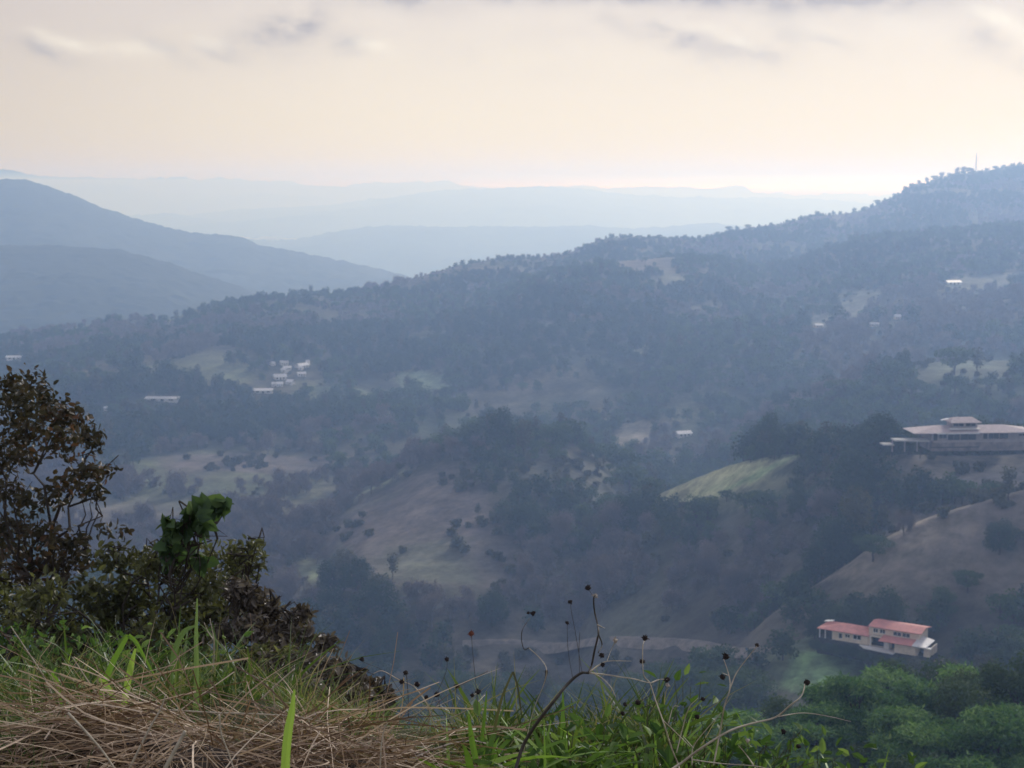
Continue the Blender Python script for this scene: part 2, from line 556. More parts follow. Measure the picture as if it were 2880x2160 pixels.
E_crest = [(-400, 790), (0, 738), (100, 724), (175, 712), (240, 701), (300, 697), (380, 690), (400, 674), (440, 664), (560, 651), (650, 641),
           (690, 642), (720, 648), (760, 638), (830, 625), (900, 604), (980, 575), (1050, 561), (1160, 556), (1190, 552), (1230, 545), (1290, 522),
           (1310, 517), (1400, 515), (1520, 515), (1570, 499), (1680, 486), (1760, 468), (1860, 458), (1890, 444), (1920, 432),
           (1960, 408), (2060, 377), (2100, 373), (2150, 364), (2212, 354), (2500, 320)]
mid_hills = [
    Hill(E_crest, [(0, 1750), (600, 1700), (1180, 2000), (1600, 2400), (2212, 2900)], [(0, 850), (1100, 850), (1500, 760), (2212, 640)],
         [(0, 1200), (1100, 1250), (1500, 1500), (2212, 1900)], soft=0.0022),
    Hill([(100, 1100), (300, 900), (900, 730), (1180, 590), (1300, 562), (1450, 553), (1560, 562), (1640, 587), (1700, 582), (1780, 545), (1900, 512), (2000, 503),
          (2100, 500), (2212, 490), (2600, 470)], [(900, 1500), (1450, 1750), (2212, 1900)], [(0, 930), (2212, 900)], 1120),
    Hill([(850, 1200), (1050, 900), (1250, 770), (1360, 765), (1440, 725), (1600, 712), (1900, 690), (2212, 645), (2600, 620)], 1330, [(1000, 980), (2212, 900)], 1030),
    Hill([(1300, 1300), (1480, 1010), (1700, 880), (1850, 822), (1990, 776), (2100, 766), (2212, 771), (2600, 760)], 950, [(1400, 1010), (2212, 990)], 760),
    Hill([(-700, 1200), (-300, 960), (150, 935), (350, 900), (600, 905), (800, 875), (1000, 880), (1200, 905), (1300, 960), (1450, 1200)], 1120, [(-300, 1060), (1300, 1060)], 900),
    # the round hill in the middle
    Hill([(250, 1900), (420, 1460), (500, 1340), (640, 1200), (700, 1100), (780, 1060), (850, 1030), (900, 986), (1000, 956), (1060, 947), (1200, 947),
          (1280, 980), (1330, 1011), (1400, 1066), (1440, 1120), (1500, 1220), (1600, 1500), (1700, 1900)], 800, [(300, 1420), (640, 1275), (1400, 1275), (1600, 1350)], 600, power=1.2),
    # spur with the green field, pavilion house on its end
    Hill([(1000, 1900), (1180, 1330), (1300, 1170), (1400, 1085), (1440, 1063), (1500, 1035), (1600, 1001), (1700, 985), (1800, 972), (1900, 968), (2000, 972), (2212, 972),
          (2600, 945)], [(1420, 640), (1700, 580), (2000, 515), (2212, 510)], [(1150, 1380), (1420, 1230), (1700, 1220), (2212, 1190)],
         [(1420, 550), (1700, 500), (2000, 440), (2212, 425)], power=1.15),
    # bare hill
    Hill([(1400, 1900), (1560, 1440), (1650, 1340), (1770, 1258), (1900, 1165), (2000, 1112), (2212, 1045), (2600, 960)], 440, [(1600, 1440), (2212, 1370)], 395, power=1.1),
    # bench of the red roofed house
    Hill([(1000, 2300), (1200, 1800), (1400, 1560), (1550, 1465), (1650, 1432), (1740, 1398), (1800, 1388), (2000, 1394), (2212, 1390), (2600, 1370)], 408,
         [(1300, 1640), (1700, 1520), (2212, 1510)], 345, power=1.6),
    # wooded slope close on the right
    Hill([(700, 2100), (1000, 1880), (1250, 1830), (1500, 1790), (1700, 1730), (1850, 1665), (2000, 1640), (2212, 1630), (2600, 1610)], 150,
         [(700, 2300), (2212, 1950)], 95, power=1.1, backslope=0.45),
]
FLOOR = -170.0
BUMP = [(0.006, 9.0, 3), (0.03, 1.6, 2)]


def ground(S, D):
    S = np.asarray(S, float); D = np.asarray(D, float)
    x = S * D
    nz = fbm(x * .006, D * .006, 3, 5)
    n2 = fbm(x * .03, D * .03, 2, 9)
    amp = np.clip((D - 90) / 600, 0.05, 1)
    z = np.full(np.broadcast(S, D).shape, FLOOR) + nz * 4 - np.maximum(D - 1450, 0) * .16
    for h in mid_hills:
        z = np.maximum(z, h.h(S, D) + amp * (nz * 7 + n2 * 1.8))
    z = z + amp * .9 * fbm(x * .11, D * .11, 2, 19) * np.clip((1300 - D) / 600, 0, 1)
    return np.maximum(z, -330)


def grid_land(name, smin, smax, ns, d0, d1, nd, hf, cover, mat, cols=None):
    S = np.linspace(smin, smax, ns); D = np.exp(np.linspace(math.log(d0), math.log(d1), nd))
    SS, DD = np.meshgrid(S, D)
    Z = hf(SS, DD)
    V = np.stack([SS * DD, DD, Z], -1).reshape(-1, 3)
    i = np.arange(nd - 1)[:, None] * ns; j = np.arange(ns - 1)[None]
    Fq = np.stack([i + j, i + j + 1, i + ns + j + 1, i + ns + j], -1).reshape(-1, 4)
    cov = cover(V[:, 0], V[:, 1], V[:, 2])
    me = make_mesh(name, V, [Fq], [mat], attrs={'cover': cov}, smooth=True)
    o = link(name, me); o['kind'] = 'structure'
    return o, SS, DD, Z


def hit(px, py, dmin=62.0, dmax=3200.0, n=1500):
    """where the sight line through a sheet pixel meets the middle land"""
    s, e = ray(px / K, py / K)
    D = np.exp(np.linspace(math.log(dmin), math.log(dmax), n))
    z = ground(np.full(n, float(s)), D)
    k = np.nonzero(z >= e * D)[0]
    if len(k) == 0:
        return None
    k = k[0]
    return np.array([s * D[k], D[k], z[k]])


# land cover: fields, pasture and bare earth, outlined where they lie on the hills
fields = [
    # outline in sheet px, ground colour, keep trees out
    ([(1418, 1076), (1440, 1064), (1500, 1037), (1600, 1003), (1700, 988), (1715, 992), (1660, 1042), (1600, 1070), (1530, 1090), (1480, 1112), (1450, 1108)], (.42, .42, .23), 1),
    ([(1590, 1045), (1660, 1010), (1690, 1005), (1640, 1045), (1560, 1075), (1530, 1085)], (.19, .30, .12), 1),
    ([(1770, 1262), (1900, 1168), (2000, 1115), (2070, 1085), (2060, 1150), (1990, 1205), (1900, 1240), (1850, 1262)], (.27, .225, .175), .9),
    ([(2070, 1085), (2212, 1046), (2500, 1000), (2500, 1160), (2212, 1190), (2060, 1215), (1990, 1205), (2060, 1150)], (.15, .125, .108), .6),
    ([(1840, 1265), (1960, 1235), (2212, 1195), (2500, 1165), (2500, 1330), (2212, 1330), (1990, 1310)], (.15, .125, .10), .62),
    ([(1700, 1500), (1745, 1412), (1862, 1408), (1885, 1435), (1840, 1475), (1790, 1520)], (.26, .42, .17), 1),
    ([(860, 806), (972, 806), (972, 832), (935, 862), (905, 866), (890, 838), (845, 832)], (.19, .24, .15), 1),
    ([(660, 842), (735, 832), (745, 852), (690, 872), (655, 868)], (.15, .19, .12), .9),
    ([(765, 842), (795, 838), (795, 872), (765, 874)], (.17, .21, .13), 1),
    ([(1328, 928), (1440, 920), (1445, 942), (1405, 958), (1328, 965)], (.30, .26, .21), 1),
    ([(1180, 930), (1220, 930), (1225, 950), (1185, 950)], (.26, .22, .2), 1),
    ([(690, 1240), (715, 1140), (790, 1085), (880, 1040), (945, 1008), (1000, 1008), (1040, 1050), (1090, 1120), (1115, 1200), (1085, 1285), (680, 1290)], (.125, .104, .094), .76),
    ([(820, 1190), (1000, 1165), (1020, 1275), (800, 1280)], (.115, .12, .085), .75),
    ([(640, 1250), (680, 1195), (700, 1240), (640, 1272)], (.20, .25, .13), 1),
    ([(700, 1085), (780, 1062), (850, 1036), (830, 1060), (740, 1085)], (.22, .25, .16), 1),
    ([(340, 1005), (400, 980), (560, 985), (690, 1000), (830, 985), (840, 1012), (560, 1022), (380, 1030)], (.135, .112, .108), .55),
    ([(1480, 655), (1560, 650), (1565, 672), (1485, 676)], (.13, .125, .105), .8),
    ([(1800, 640), (1900, 628), (1905, 650), (1840, 690), (1805, 690)], (.15, .16, .125), .8),
    ([(2030, 612), (2120, 595), (2212, 585), (2212, 612), (2100, 635), (2040, 640)], (.15, .155, .12), .8),
    ([(1358, 762), (1440, 730), (1450, 738), (1400, 768), (1365, 772)], (.36, .38, .28), 1),
    ([(1960, 800), (1990, 780), (2100, 770), (2212, 775), (2212, 822), (2100, 850), (1960, 850)], (.10, .12, .085), .7),
    ([(1700, 700), (1760, 686), (1870, 672), (1880, 700), (1760, 712)], (.2, .2, .16), .8),
    ([(1800, 975), (2212, 978), (2400, 978), (2400, 1040), (2212, 1050), (2000, 1070), (1850, 1040)], (.16, .145, .13), .6),
    ([(1060, 1000), (1200, 990), (1290, 1010), (1390, 1080), (1330, 1110), (1150, 1060)], (.09, .09, .07), 0),
    ([(1110, 702), (1200, 698), (1250, 716), (1180, 722)], (.15, .15, .13), .7),
    ([(1000, 1420), (1330, 1400), (1660, 1400), (1640, 1450), (1250, 1500), (1000, 1480)], (.085, .075, .062), .45),
]


def inside(poly, x, y):
    r_ = np.zeros(np.shape(x), bool)
    n = len(poly)
    for i in range(n):
        x0, y0 = poly[i]; x1, y1 = poly[(i + 1) % n]
        c = ((y0 > y) != (y1 > y)) & (x < (x1 - x0) * (y - y0) / (y1 - y0 + 1e-12) + x0)
        r_ ^= c
    return r_


def densify(poly, step=40):
    o = []
    for i in range(len(poly)):
        a = np.array(poly[i], float); b = np.array(poly[(i + 1) % len(poly)], float)
        k = max(1, int(np.hypot(*(b - a)) / step))
        for t in range(k):
            o.append(a + (b - a) * t / k)
    return o


field_world = []
for poly, colr, keep in fields:
    pts = []
    for p in densify(poly, 45):
        h = hit(p[0], p[1])
        if h is not None:
            pts.append(h[:2])
    ds = np.array([q[1] for q in pts]); med = np.median(ds)
    pts = [q for q in pts if abs(q[1] - med) < 0.38 * med]
    field_world.append((pts, colr, keep, np.array(pts).min(0) - 20, np.array(pts).max(0) + 20))


def field_at(x, y):
    """index of the field under each point (-1 none), with ragged edges"""
    wx = x + 7 * fbm(x * .05, y * .05, 3, 31) * np.clip(y / 600, .4, 1.5)
    wy = y + 16 * fbm(x * .05, y * .05, 3, 37) * np.clip(y / 600, .4, 1.5)
    idx = np.full(np.shape(x), -1)
    for k, (poly, colr, keep, lo, hi) in enumerate(field_world):
        mk = (x > lo[0]) & (x < hi[0]) & (y > lo[1]) & (y < hi[1])
        if mk.any():
            q = np.nonzero(mk)[0]
            ins = inside(poly, wx[q], wy[q])
            idx[q[ins]] = k
    return idx


def open_land(x, y):
    """above about .15 the woods open into rough pasture"""
    return fbm(x * .0075, y * .0045, 3, 93) - .02 - .13 * np.clip((y - 1250) / 300, 0, 1)


def cover_mid(x, y, z):
    n = fbm(x * .012, y * .012, 4, 77)
    t = np.clip(0.5 + 1.1 * n, 0, 1)[:, None]
    c = np.array([.04, .05, .03]) * (1 - t) + np.array([.10, .085, .065]) * t
    op = np.clip((open_land(x, y) - .10) * 5, 0, 1)[:, None]
    g = np.clip(.5 + 2 * fbm(x * .004, y * .004, 2, 87), 0, 1)[:, None]
    c = c * (1 - op) + (np.array([.105, .12, .07]) * g + np.array([.125, .104, .09]) * (1 - g)) * op
    fc = np.array([f[1] for f in field_world])
    acc = np.zeros_like(c)
    rj = np.random.default_rng(3)
    for k in range(6):                      # ragged, feathered margins
        j = np.clip(y / 500, .5, 1.6)
        idx = field_at(x + rj.normal() * 4 * j, y + rj.normal() * 6 * j)
        ck = c.copy(); on = idx >= 0
        ck[on] = fc[idx[on]]
        acc += ck / 6
    streak = fbm(x * .05, y * .02, 3, 101)
    return acc * (1 + .55 * streak)[:, None]


terrain, TS, TD, TZ = grid_land('hillside', -0.56, 0.56, 640, 62, 3300, 1050, ground, cover_mid, M['terrain'])


# far mountains and hills, each its own ridge
def far_hill(name, hill, d0, d1, nd, col, bump):
    def hf(S, D):
        x = S * D
        n = fbm(x * .0016, D * .0016, 4, 3) * bump * 4 + np.abs(fbm(x * .02, D * .02, 3, 8)) * bump
        z = hill.h(S, D)
        return np.maximum(z + n * np.clip(np.abs(hill_dc(hill, S) - D) / 300, .5, 1) + np.abs(fbm(x * .03 * 4000 / hill.dd.mean(), D * .03 * 4000 / hill.dd.mean(), 3, 18)) * bump * 1.3 , -560)
    def hill_dc(h, S):
        return np.interp(S, h.ds, h.dd)
    def cov(x, y, z):
        return np.tile(np.array(col), (len(x), 1))
    return grid_land(name, -0.6, 0.6, 520, d0, d1, nd, hf, cov, M['far'])[0]


far_hill('mountain', Hill([(-500, 420), (-200, 385), (0, 391), (50, 388), (75, 394), (90, 401), (130, 412), (170, 425), (200, 440), (260, 461), (300, 476), (335, 482), (370, 496), (430, 506),
                           (480, 508), (540, 520), (560, 532), (650, 547), (750, 568), (830, 588), (890, 604), (960, 640), (1100, 720), (2500, 800)], 4000,
                          [(-500, 700), (2500, 800)], 3000, .3, soft=.0025), 2900, 4800, 260, (.045, .055, .04), 9)
far_hill('hills', Hill([(-500, 560), (0, 535), (120, 538), (200, 541), (260, 548), (320, 561), (370, 577), (420, 597), (480, 616), (530, 632), (560, 650), (620, 685), (760, 760), (2500, 800)],
                       2800, [(-500, 740), (2500, 900)], 2250, .3, soft=.0025), 2200, 3200, 260, (.045, .055, .04), 6)
far_hill('hills', Hill([(-500, 570), (300, 535), (520, 520), (600, 521), (700, 505), (800, 491), (900, 488), (1000, 492), (1100, 496), (1200, 492), (1280, 488), (1400, 495), (1540, 489),
                        (1700, 505), (2300, 580)], 7600, [(-500, 610), (2500, 610)], 6000, .2), 5900, 8800, 160, (.05, .06, .045), 14)
far_hill('hills', Hill([(-500, 480), (300, 470), (700, 448), (1000, 416), (1180, 406), (1270, 412), (1350, 422), (1600, 432), (1800, 441), (2300, 470)], 12500, [(-500, 500), (2500, 500)], 10000, .2), 9800, 13800, 120, (.05, .06, .045), 20)
far_hill('hills', Hill([(-600, 378), (0, 379), (50, 384), (280, 387), (500, 397), (700, 403), (830, 400), (960, 402), (1020, 407), (1080, 409), (1180, 406), (1400, 410), (1560, 410),
                        (1640, 414), (1700, 419), (1770, 422), (1800, 418), (1850, 415), (1900, 421), (1960, 419), (2212, 422), (2800, 420)], 17500, [(-500, 470), (2500, 470)], 14500, .2, soft=.002), 14200, 19000, 120, (.05, .06, .045), 34)
# low country filling between the far ridges
grid_land('ground', -0.75, 0.75, 40, 60, 18500, 60, lambda S, D: np.full(S.shape, -590.0), lambda x, y, z: np.tile([.06, .065, .05], (len(x), 1)), M['far'])


# the bank the photographer stands on
def bank(x, y):
    s = x / np.maximum(y, 1.0)
    left = np.clip((0.02 - s) / 0.2, 0, 1)
    edge = 4.2 + 0.5 * left - 1.3 * np.clip((s - .10) / .1, 0, 1)
    g1 = (0.52 - .16 * left) * np.clip(y - edge, 0, 6)
    g2 = 0.62 * np.maximum(y - edge - 6, 0)
    z = -1.62 - g1 * (1 - .05 * left) - g2 + .12 * fbm(x * .8, y * .8, 4, 11) + .25 * fbm(x * .2, y * .2, 2, 12)
    return z


def bank_mesh():
    xs = np.concatenate([np.linspace(-75, -8, 40)[:-1], np.linspace(-8, 8, 161), np.linspace(8, 75, 40)[1:]])
    ys = np.concatenate([np.linspace(-12, 1, 14)[:-1], np.linspace(1, 14, 131), np.linspace(14, 110, 80)[1:]])
    XX, YY = np.meshgrid(xs, ys)
    Zb = bank(XX, YY)
    V = np.stack([XX, YY, Zb], -1).reshape(-1, 3)
    ns = len(xs)
    i = np.arange(len(ys) - 1)[:, None] * ns; j = np.arange(ns - 1)[None]
    Fq = np.stack([i + j, i + j + 1, i + ns + j + 1, i + ns + j], -1).reshape(-1, 4)
    n = fbm(V[:, 0] * .7, V[:, 1] * .7, 3, 41)
    t = np.clip(.5 + n, 0, 1)[:, None]
    cov = np.array([.035, .03, .02]) * (1 - t) + np.array([.06, .065, .03]) * t
    o = link('ground', make_mesh('ground', V, [Fq], [M['bank']], attrs={'cover': cov}, smooth=True))
    o['kind'] = 'structure'


bank_mesh()
# ------------------------------------------------------------------ houses
M['cream'] = plain('cream_plaster', (.78, .66, .52), .85, .2, .10, 1.2)
M['white'] = plain('white_paint', (.72, .70, .68), .7, .3, .08, 2.0)
M['tin'] = plain('pale_tin', (.62, .60, .60), .45, .4, .12, .8)
M['grey_wall'] = plain('grey_plaster', (.30, .265, .265), .9, .2, .15, .8)
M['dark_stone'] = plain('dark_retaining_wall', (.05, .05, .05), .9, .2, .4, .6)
M['opening_shade'] = plain('painted_opening_shade', (.018, .018, .02), .8, .2, .3, 2.0)  # near-black panels behind the openings, painted as the shade of the rooms
M['glass'] = plain('window_glass', (.02, .024, .03), .12, .5, .2, 2.0)
M['concrete'] = plain('concrete', (.40, .39, .38), .9, .2, .15, .7)
M['metal'] = plain('grey_steel', (.35, .36, .37), .5, .5, .1, 3.0)


def tiles(name, col, pitch=.9):
    def fn(t):
        tc = t.node('ShaderNodeTexCoord')
        wv = t.node('ShaderNodeTexWave', wave_type='BANDS', bands_direction='X')
        wv.inputs['Scale'].default_value = 3.2; wv.inputs['Distortion'].default_value = .4
        t.l.new(tc.outputs['Object'], wv.inputs['Vector'])
        n = t.noise(tc.outputs['Object'], .8, 5, .65)
        f = t.m('ADD', t.m('MULTIPLY', wv.outputs['Fac'], .35), t.m('MULTIPLY', t.smooth(n, .3, .7), .65))
        c = t.mix(f, C(*[v * .72 for v in col]), C(*[v * 1.18 for v in col]))
        b = t.node('ShaderNodeBump'); b.inputs['Strength'].default_value = .4; b.inputs['Distance'].default_value = .06
        t.l.new(wv.outputs['Fac'], b.inputs['Height'])
        return bsdf(t, c, .75, .3, b.outputs[0])
    return material(name, fn)


M['red_tile'] = tiles('red_roof_tiles', (.62, .25, .22))
M['pink_tile'] = tiles('faded_roof_tiles', (.46, .37, .37))


def hip(x0, x1, y0, y1, z, rise, over=.7, ridge=None, thick=.18):
    """hipped roof with overhang and a fascia edge"""
    x0 -= over; x1 += over; y0 -= over; y1 += over
    ym = (y0 + y1) / 2; d = (y1 - y0) / 2
    a, b = ridge if ridge else (x0 + d, x1 - d)
    V = [(x0, y0, z), (x1, y0, z), (x1, y1, z), (x0, y1, z), (a, ym, z + rise), (b, ym, z + rise)]
    V += [(x, y, zz - thick) for x, y, zz in V[:4]]
    m = MB()
    m.add(V, [(0, 1, 5, 4), (2, 3, 4, 5)]); m.n -= 0
    m.F.setdefault(3, []).append(np.array([(1, 2, 5), (3, 0, 4)]))
    m.F[4].append(np.array([(0, 6, 7, 1), (1, 7, 8, 2), (2, 8, 9, 3), (3, 9, 6, 0), (6, 9, 8, 7)]))
    return m


def gable(x0, x1, y0, y1, z, rise, over=.6, thick=.15, ym=None):
    x0 -= over; x1 += over; y0 -= over; y1 += over
    ym = (y0 + y1) / 2 if ym is None else ym
    m = MB()
    m.slab([(x0, y0, z), (x1, y0, z), (x1, ym, z + rise), (x0, ym, z + rise)], thick)
    m.slab([(x0, ym + .01, z + rise), (x1, ym + .01, z + rise), (x1, y1, z), (x0, y1, z)], thick)
    return m


def wall_with(m, x0, x1, y, z0, z1, openings, t=.25):
    """front wall facing -Y, pierced by openings (x0,x1,z0,z1)"""
    xs = sorted({x0, x1, *[o[0] for o in openings], *[o[1] for o in openings]})
    for a, b in zip(xs[:-1], xs[1:]):
        zs = [(o[2], o[3]) for o in openings if o[0] < (a + b) / 2 < o[1]]
        lo = z0
        for q0, q1 in sorted(zs):
            if q0 > lo: m.box(a, b, y, y + t, lo, q0)
            lo = q1
        if z1 > lo: m.box(a, b, y, y + t, lo, z1)


def window(parent, x0, x1, y, z0, z1, mull=1, frame='white', fw=.1):
    m = MB()
    m.box(x0, x1, y - .03, y + .12, z0, z0 + fw); m.box(x0, x1, y - .03, y + .12, z1 - fw, z1)
    m.box(x0, x0 + fw, y - .03, y + .12, z0 + fw, z1 - fw); m.box(x1 - fw, x1, y - .03, y + .12, z0 + fw, z1 - fw)
    for k in range(mull):
        c = x0 + (x1 - x0) * (k + 1) / (mull + 1)
        m.box(c - fw / 2, c + fw / 2, y - .03, y + .12, z0 + fw, z1 - fw)
    o = m.build('window', M[frame], parent)
    MB().box(x0 + .02, x1 - .02, y + .125, y + .16, z0 + .02, z1 - .02).build('pane', M['glass'], o)
    return o


house_boxes = []          # sheet outlines (and distance) kept clear of nearer trees


def red_house():
    p = at(1797 / K, 1381 / K, 392.0)
    h = empty('house', p, R(-33))
    tag(h, 'cream house with red tiled roofs above the small green lawn', 'house')
    # low wing on the left
    op = [(1.7, 2.75, .55, 2.0), (3.4, 4.8, 1.05, 2.0), (5.6, 7.8, .95, 2.2)]
    m = MB()
    wall_with(m, 0, 9.5, 0, 0, 2.55, op)
    m.box(0, .25, .25, 7, 0, 2.55); m.box(0, 9.5, 7, 7.25, 0, 2.55); m.box(9.25, 9.5, .25, 7, 0, 2.55)
    m.box(.25, 9.25, .25, 7, 0, .05)
    # two storey middle with its veranda
    op2 = [(10.4, 13.9, .1, 2.3), (15.7, 17.0, .1, 2.3)]
    wall_with(m, 9.502, 17.4, .3, 0, 2.75, op2)
    m.box(9.502, 22.5, 7.5, 7.75, 0, 5.0)
    up = [(10.6, 11.9, 3.35, 4.5), (12.3, 13.8, 3.35, 4.5), (15.8, 18.0, 3.3, 4.45), (18.15, 20.2, 3.3, 4.45)]
    wall_with(m, 9.502, 22.5, .8, 2.78, 5.0, up)
    m.box(9.502, 9.75, 1.05, 7.5, 2.78, 5.0); m.box(22.25, 22.5, 1.05, 7.5, 0, 5.0)
    m.box(9.76, 22.24, 1.06, 7.49, 2.70, 2.78)
    # block that steps forward on the right
    m.box(17.4, 22.8, -2.4, -2.15, 0, 2.45); m.box(17.4, 17.65, -2.15, .3, 0, 2.45); m.box(22.55, 22.8, -2.15, .3, 0, 2.45)
    m.box(22.81, 23.2, -1.9, -1.65, 0, 2.15); m.box(24.7, 26.2, -1.9, -1.65, 0, 2.15); m.box(25.95, 26.2, -1.65, 4, 0, 2.15)
    m.build('wall', M['cream'], h)
    MB().box(9.76, 17.39, 3.2, 3.3, 0, 2.69).box(22.82, 25.94, 1.0, 1.1, 0, 2.15).box(9.77, 22.23, 4.2, 4.3, 2.8, 4.9).build('shade_panel', M['opening_shade'], h)
    for o in op: window(h, *o[:2], .06, *o[2:], mull=1 if o[1] - o[0] > 1.2 else 0)
    for o in up: window(h, *o[:2], .86, *o[2:], mull=1)
    hip(-3.3, 9.4, .0, 7.0, 2.6, 1.25, .6, (2.6, 6.6)).build('roof', M['red_tile'], h)
    gable(10.2, 22.6, .8, 7.5, 5.03, .75, .7).build('roof', M['red_tile'], h)
    r = MB().slab([(13.4, -3.2, 2.62), (22.0, -3.2, 2.62), (22.0, .78, 3.2), (13.4, .78, 3.2)], .14)
    r.build('porch_roof', M['red_tile'], h)
    MB().slab([(22.02, -3.2, 2.66), (25.4, -2.6, 2.5), (26.0, 2.6, 3.3), (22.6, 3.6, 3.7), (22.02, 1, 3.4)], .14).build('porch_roof', M['tin'], h)
    MB().slab([(22.4, -2.6, 2.36), (26.6, -2.6, 2.36), (26.6, -1.2, 2.36), (22.4, -1.2, 2.36)], .16).build('garage_canopy', M['white'], h)
    MB().slab([(-3.6, 3.4, 3.5), (-1.2, 3.4, 3.9), (-1.2, 4.8, 3.9), (-3.6, 4.8, 3.5)], .12).build('rear_canopy', M['white'], h)
    # porch on the far left
    for x in (-3.4, -1.9):
        MB().box(x - .12, x + .12, .0, .24, -.2, 2.55).build('post', M['white'], h)
    MB().box(14.0, 15.4, -.5, .26, 0, 2.6).build('pillar', M['white'], h)
    MB().box(10.3, 10.5, -.6, -.4, 0, 2.4).build('post', M['white'], h)
    # terrace and the dark wall that carries the house
    MB().slab([(7.2, -.02, -.02), (9.4, -2.4, -.02), (17.38, -3.4, -.02), (17.38, -.02, -.02)], .3).build('terrace', M['white'], h)
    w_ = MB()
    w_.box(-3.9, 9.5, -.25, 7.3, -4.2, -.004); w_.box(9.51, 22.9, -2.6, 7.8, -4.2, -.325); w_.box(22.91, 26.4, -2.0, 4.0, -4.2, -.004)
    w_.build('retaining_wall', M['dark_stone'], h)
    house_boxes.append((1735, 2040, 1325, 1432, 392))
    return h


def pavilion_house():
    p = at(2011 / K, 953 / K, 500.0)
    h = empty('house', p, R(4))
    tag(h, 'wide grey house with low faded roof and raised upper pavilion on the spur', 'house')
    op = [(.7, 2.2, .1, 2.5), (2.6, 5.2, .8, 2.4), (5.5, 9.5, .2, 2.5), (9.7, 15.0, .2, 2.5), (17.2, 18.8, .5, 2.5), (19.0, 22.5, .5, 2.5), (22.7, 25.6, .5, 2.5), (29.0, 31.5, 1.4, 2.1)]
    m = MB()
    wall_with(m, 0, 34, 0, 0, 2.75, op)
    m.box(0, .25, .25, 9, 0, 2.75); m.box(0, 34, 9, 9.25, 0, 2.75); m.box(33.75, 34, .25, 9, 0, 2.75)
    m.build('wall', M['grey_wall'], h)
    MB().box(.3, 33.7, 3.6, 3.7, 0, 2.7).build('shade_panel', M['opening_shade'], h)
    for o in op: window(h, *o[:2], .06, *o[2:], mull=0 if o[1] - o[0] < 2 else 1, frame='grey_wall', fw=.09)
    # base and terrace
    MB().box(-.6, 37, -2.6, 9, -2.9, -.05).build('base_wall', plain('base_stone', (.19, .16, .155), .9, .2, .35, .5), h)
    MB().box(-.2, 36.5, -2.5, -2.35, -.05, .55).build('parapet', M['grey_wall'], h)
    MB().box(-.9, 15, -3.0, -2.62, -1.7, -1.45).build('ledge', M['dark_stone'], h)
    # main roof and the long eave pointing left
    hip(-5.4, 33.5, -1.0, 9.4, 2.85, 1.75, .8, (3.0, 25)).build('roof', M['pink_tile'], h)
    MB().box(1.2, 15.2, -1.95, -1.85, 2.55, 2.95).build('fascia', M['white'], h)
    # upper pavilion
    u = MB()
    uo = [(7.6, 11.2, 4.45, 5.6), (11.7, 15.2, 4.45, 5.6)]
    wall_with(u, 7.2, 15.6, 1.2, 4.0, 5.85, uo)
    u.box(7.2, 7.4, 1.4, 6, 4.0, 5.85); u.box(15.4, 15.6, 1.4, 6, 4.0, 5.85); u.box(7.2, 15.6, 6, 6.2, 4.0, 5.85)
    u.build('upper_wall', M['grey_wall'], h)
    for o in uo: window(h, *o[:2], 1.26, *o[2:], mull=1, frame='grey_wall', fw=.09)
    MB().box(7.3, 15.3, 3.4, 3.5, 4.05, 5.8).build('shade_panel', M['opening_shade'], h)
    b = MB(); b.slab([(6.0, -.6, 4.05), (16.0, -.6, 4.05), (16.0, 1.19, 4.05), (6.0, 1.19, 4.05)], .3)
    b.build('balcony', M['white'], h)
    hip(7.0, 15.8, .4, 6.4, 6.0, 1.35, .7, (8.2, 14.6)).build('upper_roof', M['pink_tile'], h)
    MB().slab([(4.2, 2.6, 6.45), (6.6, 2.3, 6.95), (6.6, 4.2, 6.95), (4.2, 3.9, 6.45)], .12).build('roof_fin', M['white'], h)
    # deck slabs on the left
    MB().slab([(-12.4, -1.5, .75), (-1.2, -2.4, .6), (-.7, 3, .6), (-12.4, 3, .75)], .45).build('deck', M['concrete'], h)
    MB().slab([(-16.0, -1.0, -.7), (-12.5, -1.6, -.75), (-12.5, 3, -.75), (-16.0, 3, -.7)], .4).build('deck', M['concrete'], h)
    for x in (-12.6, -8.5, -4.4):
        MB().box(x - .2, x + .2, .2, .6, -3.4, .29).build('post', M['grey_wall'], h)
    house_boxes.append((1905, 2260, 895, 985, 500))


def small_house(px, py, D, wpx, rise, kind, label, rz=0.0, roofmat='tin', wall=True, group=None, depth=None):
    """gabled farm house: wpx = roof width in sheet px"""
    W = wpx / (F * K) * D / max(.5, math.cos(rz))
    hh = hit(px, py)
    p = hh if hh is not None else at(px / K, py / K, D)
    W = wpx / (F * K) * p[1] / max(.5, math.cos(rz))
    d = depth or max(5.0, W * .55)
    z0 = p[2] - .5
    h = empty('house', (p[0], p[1], z0), rz)
    tag(h, label, 'house', group)
    op = [(-W * .32, -W * .18, 1.1, 2.2), (-W * .05, W * .05, .05, 2.2), (W * .18, W * .32, 1.1, 2.2)]
    m = MB(); wall_with(m, -W * .44, W * .44, 0, -1.5, 2.7, op)
    m.box(-W * .44, -W * .44 + .2, .25, d, -1.5, 2.7); m.box(W * .44 - .2, W * .44, .25, d, -1.5, 2.7); m.box(-W * .44, W * .44, d, d + .2, -1.5, 2.7)
    m.build('wall', M['white' if kind == 'w' else 'cream'], h)
    MB().box(-W * .43, W * .43, 1.4, 1.5, -1.4, 2.6).build('shade_panel', M['opening_shade'], h)
    gable(-W * .44, W * .44, 0, d, 2.75, rise, W * .06).build('roof', M[roofmat], h)
    house_boxes.append((px - wpx * .4, px + wpx * .4, py - 10, py + 1, p[1]))


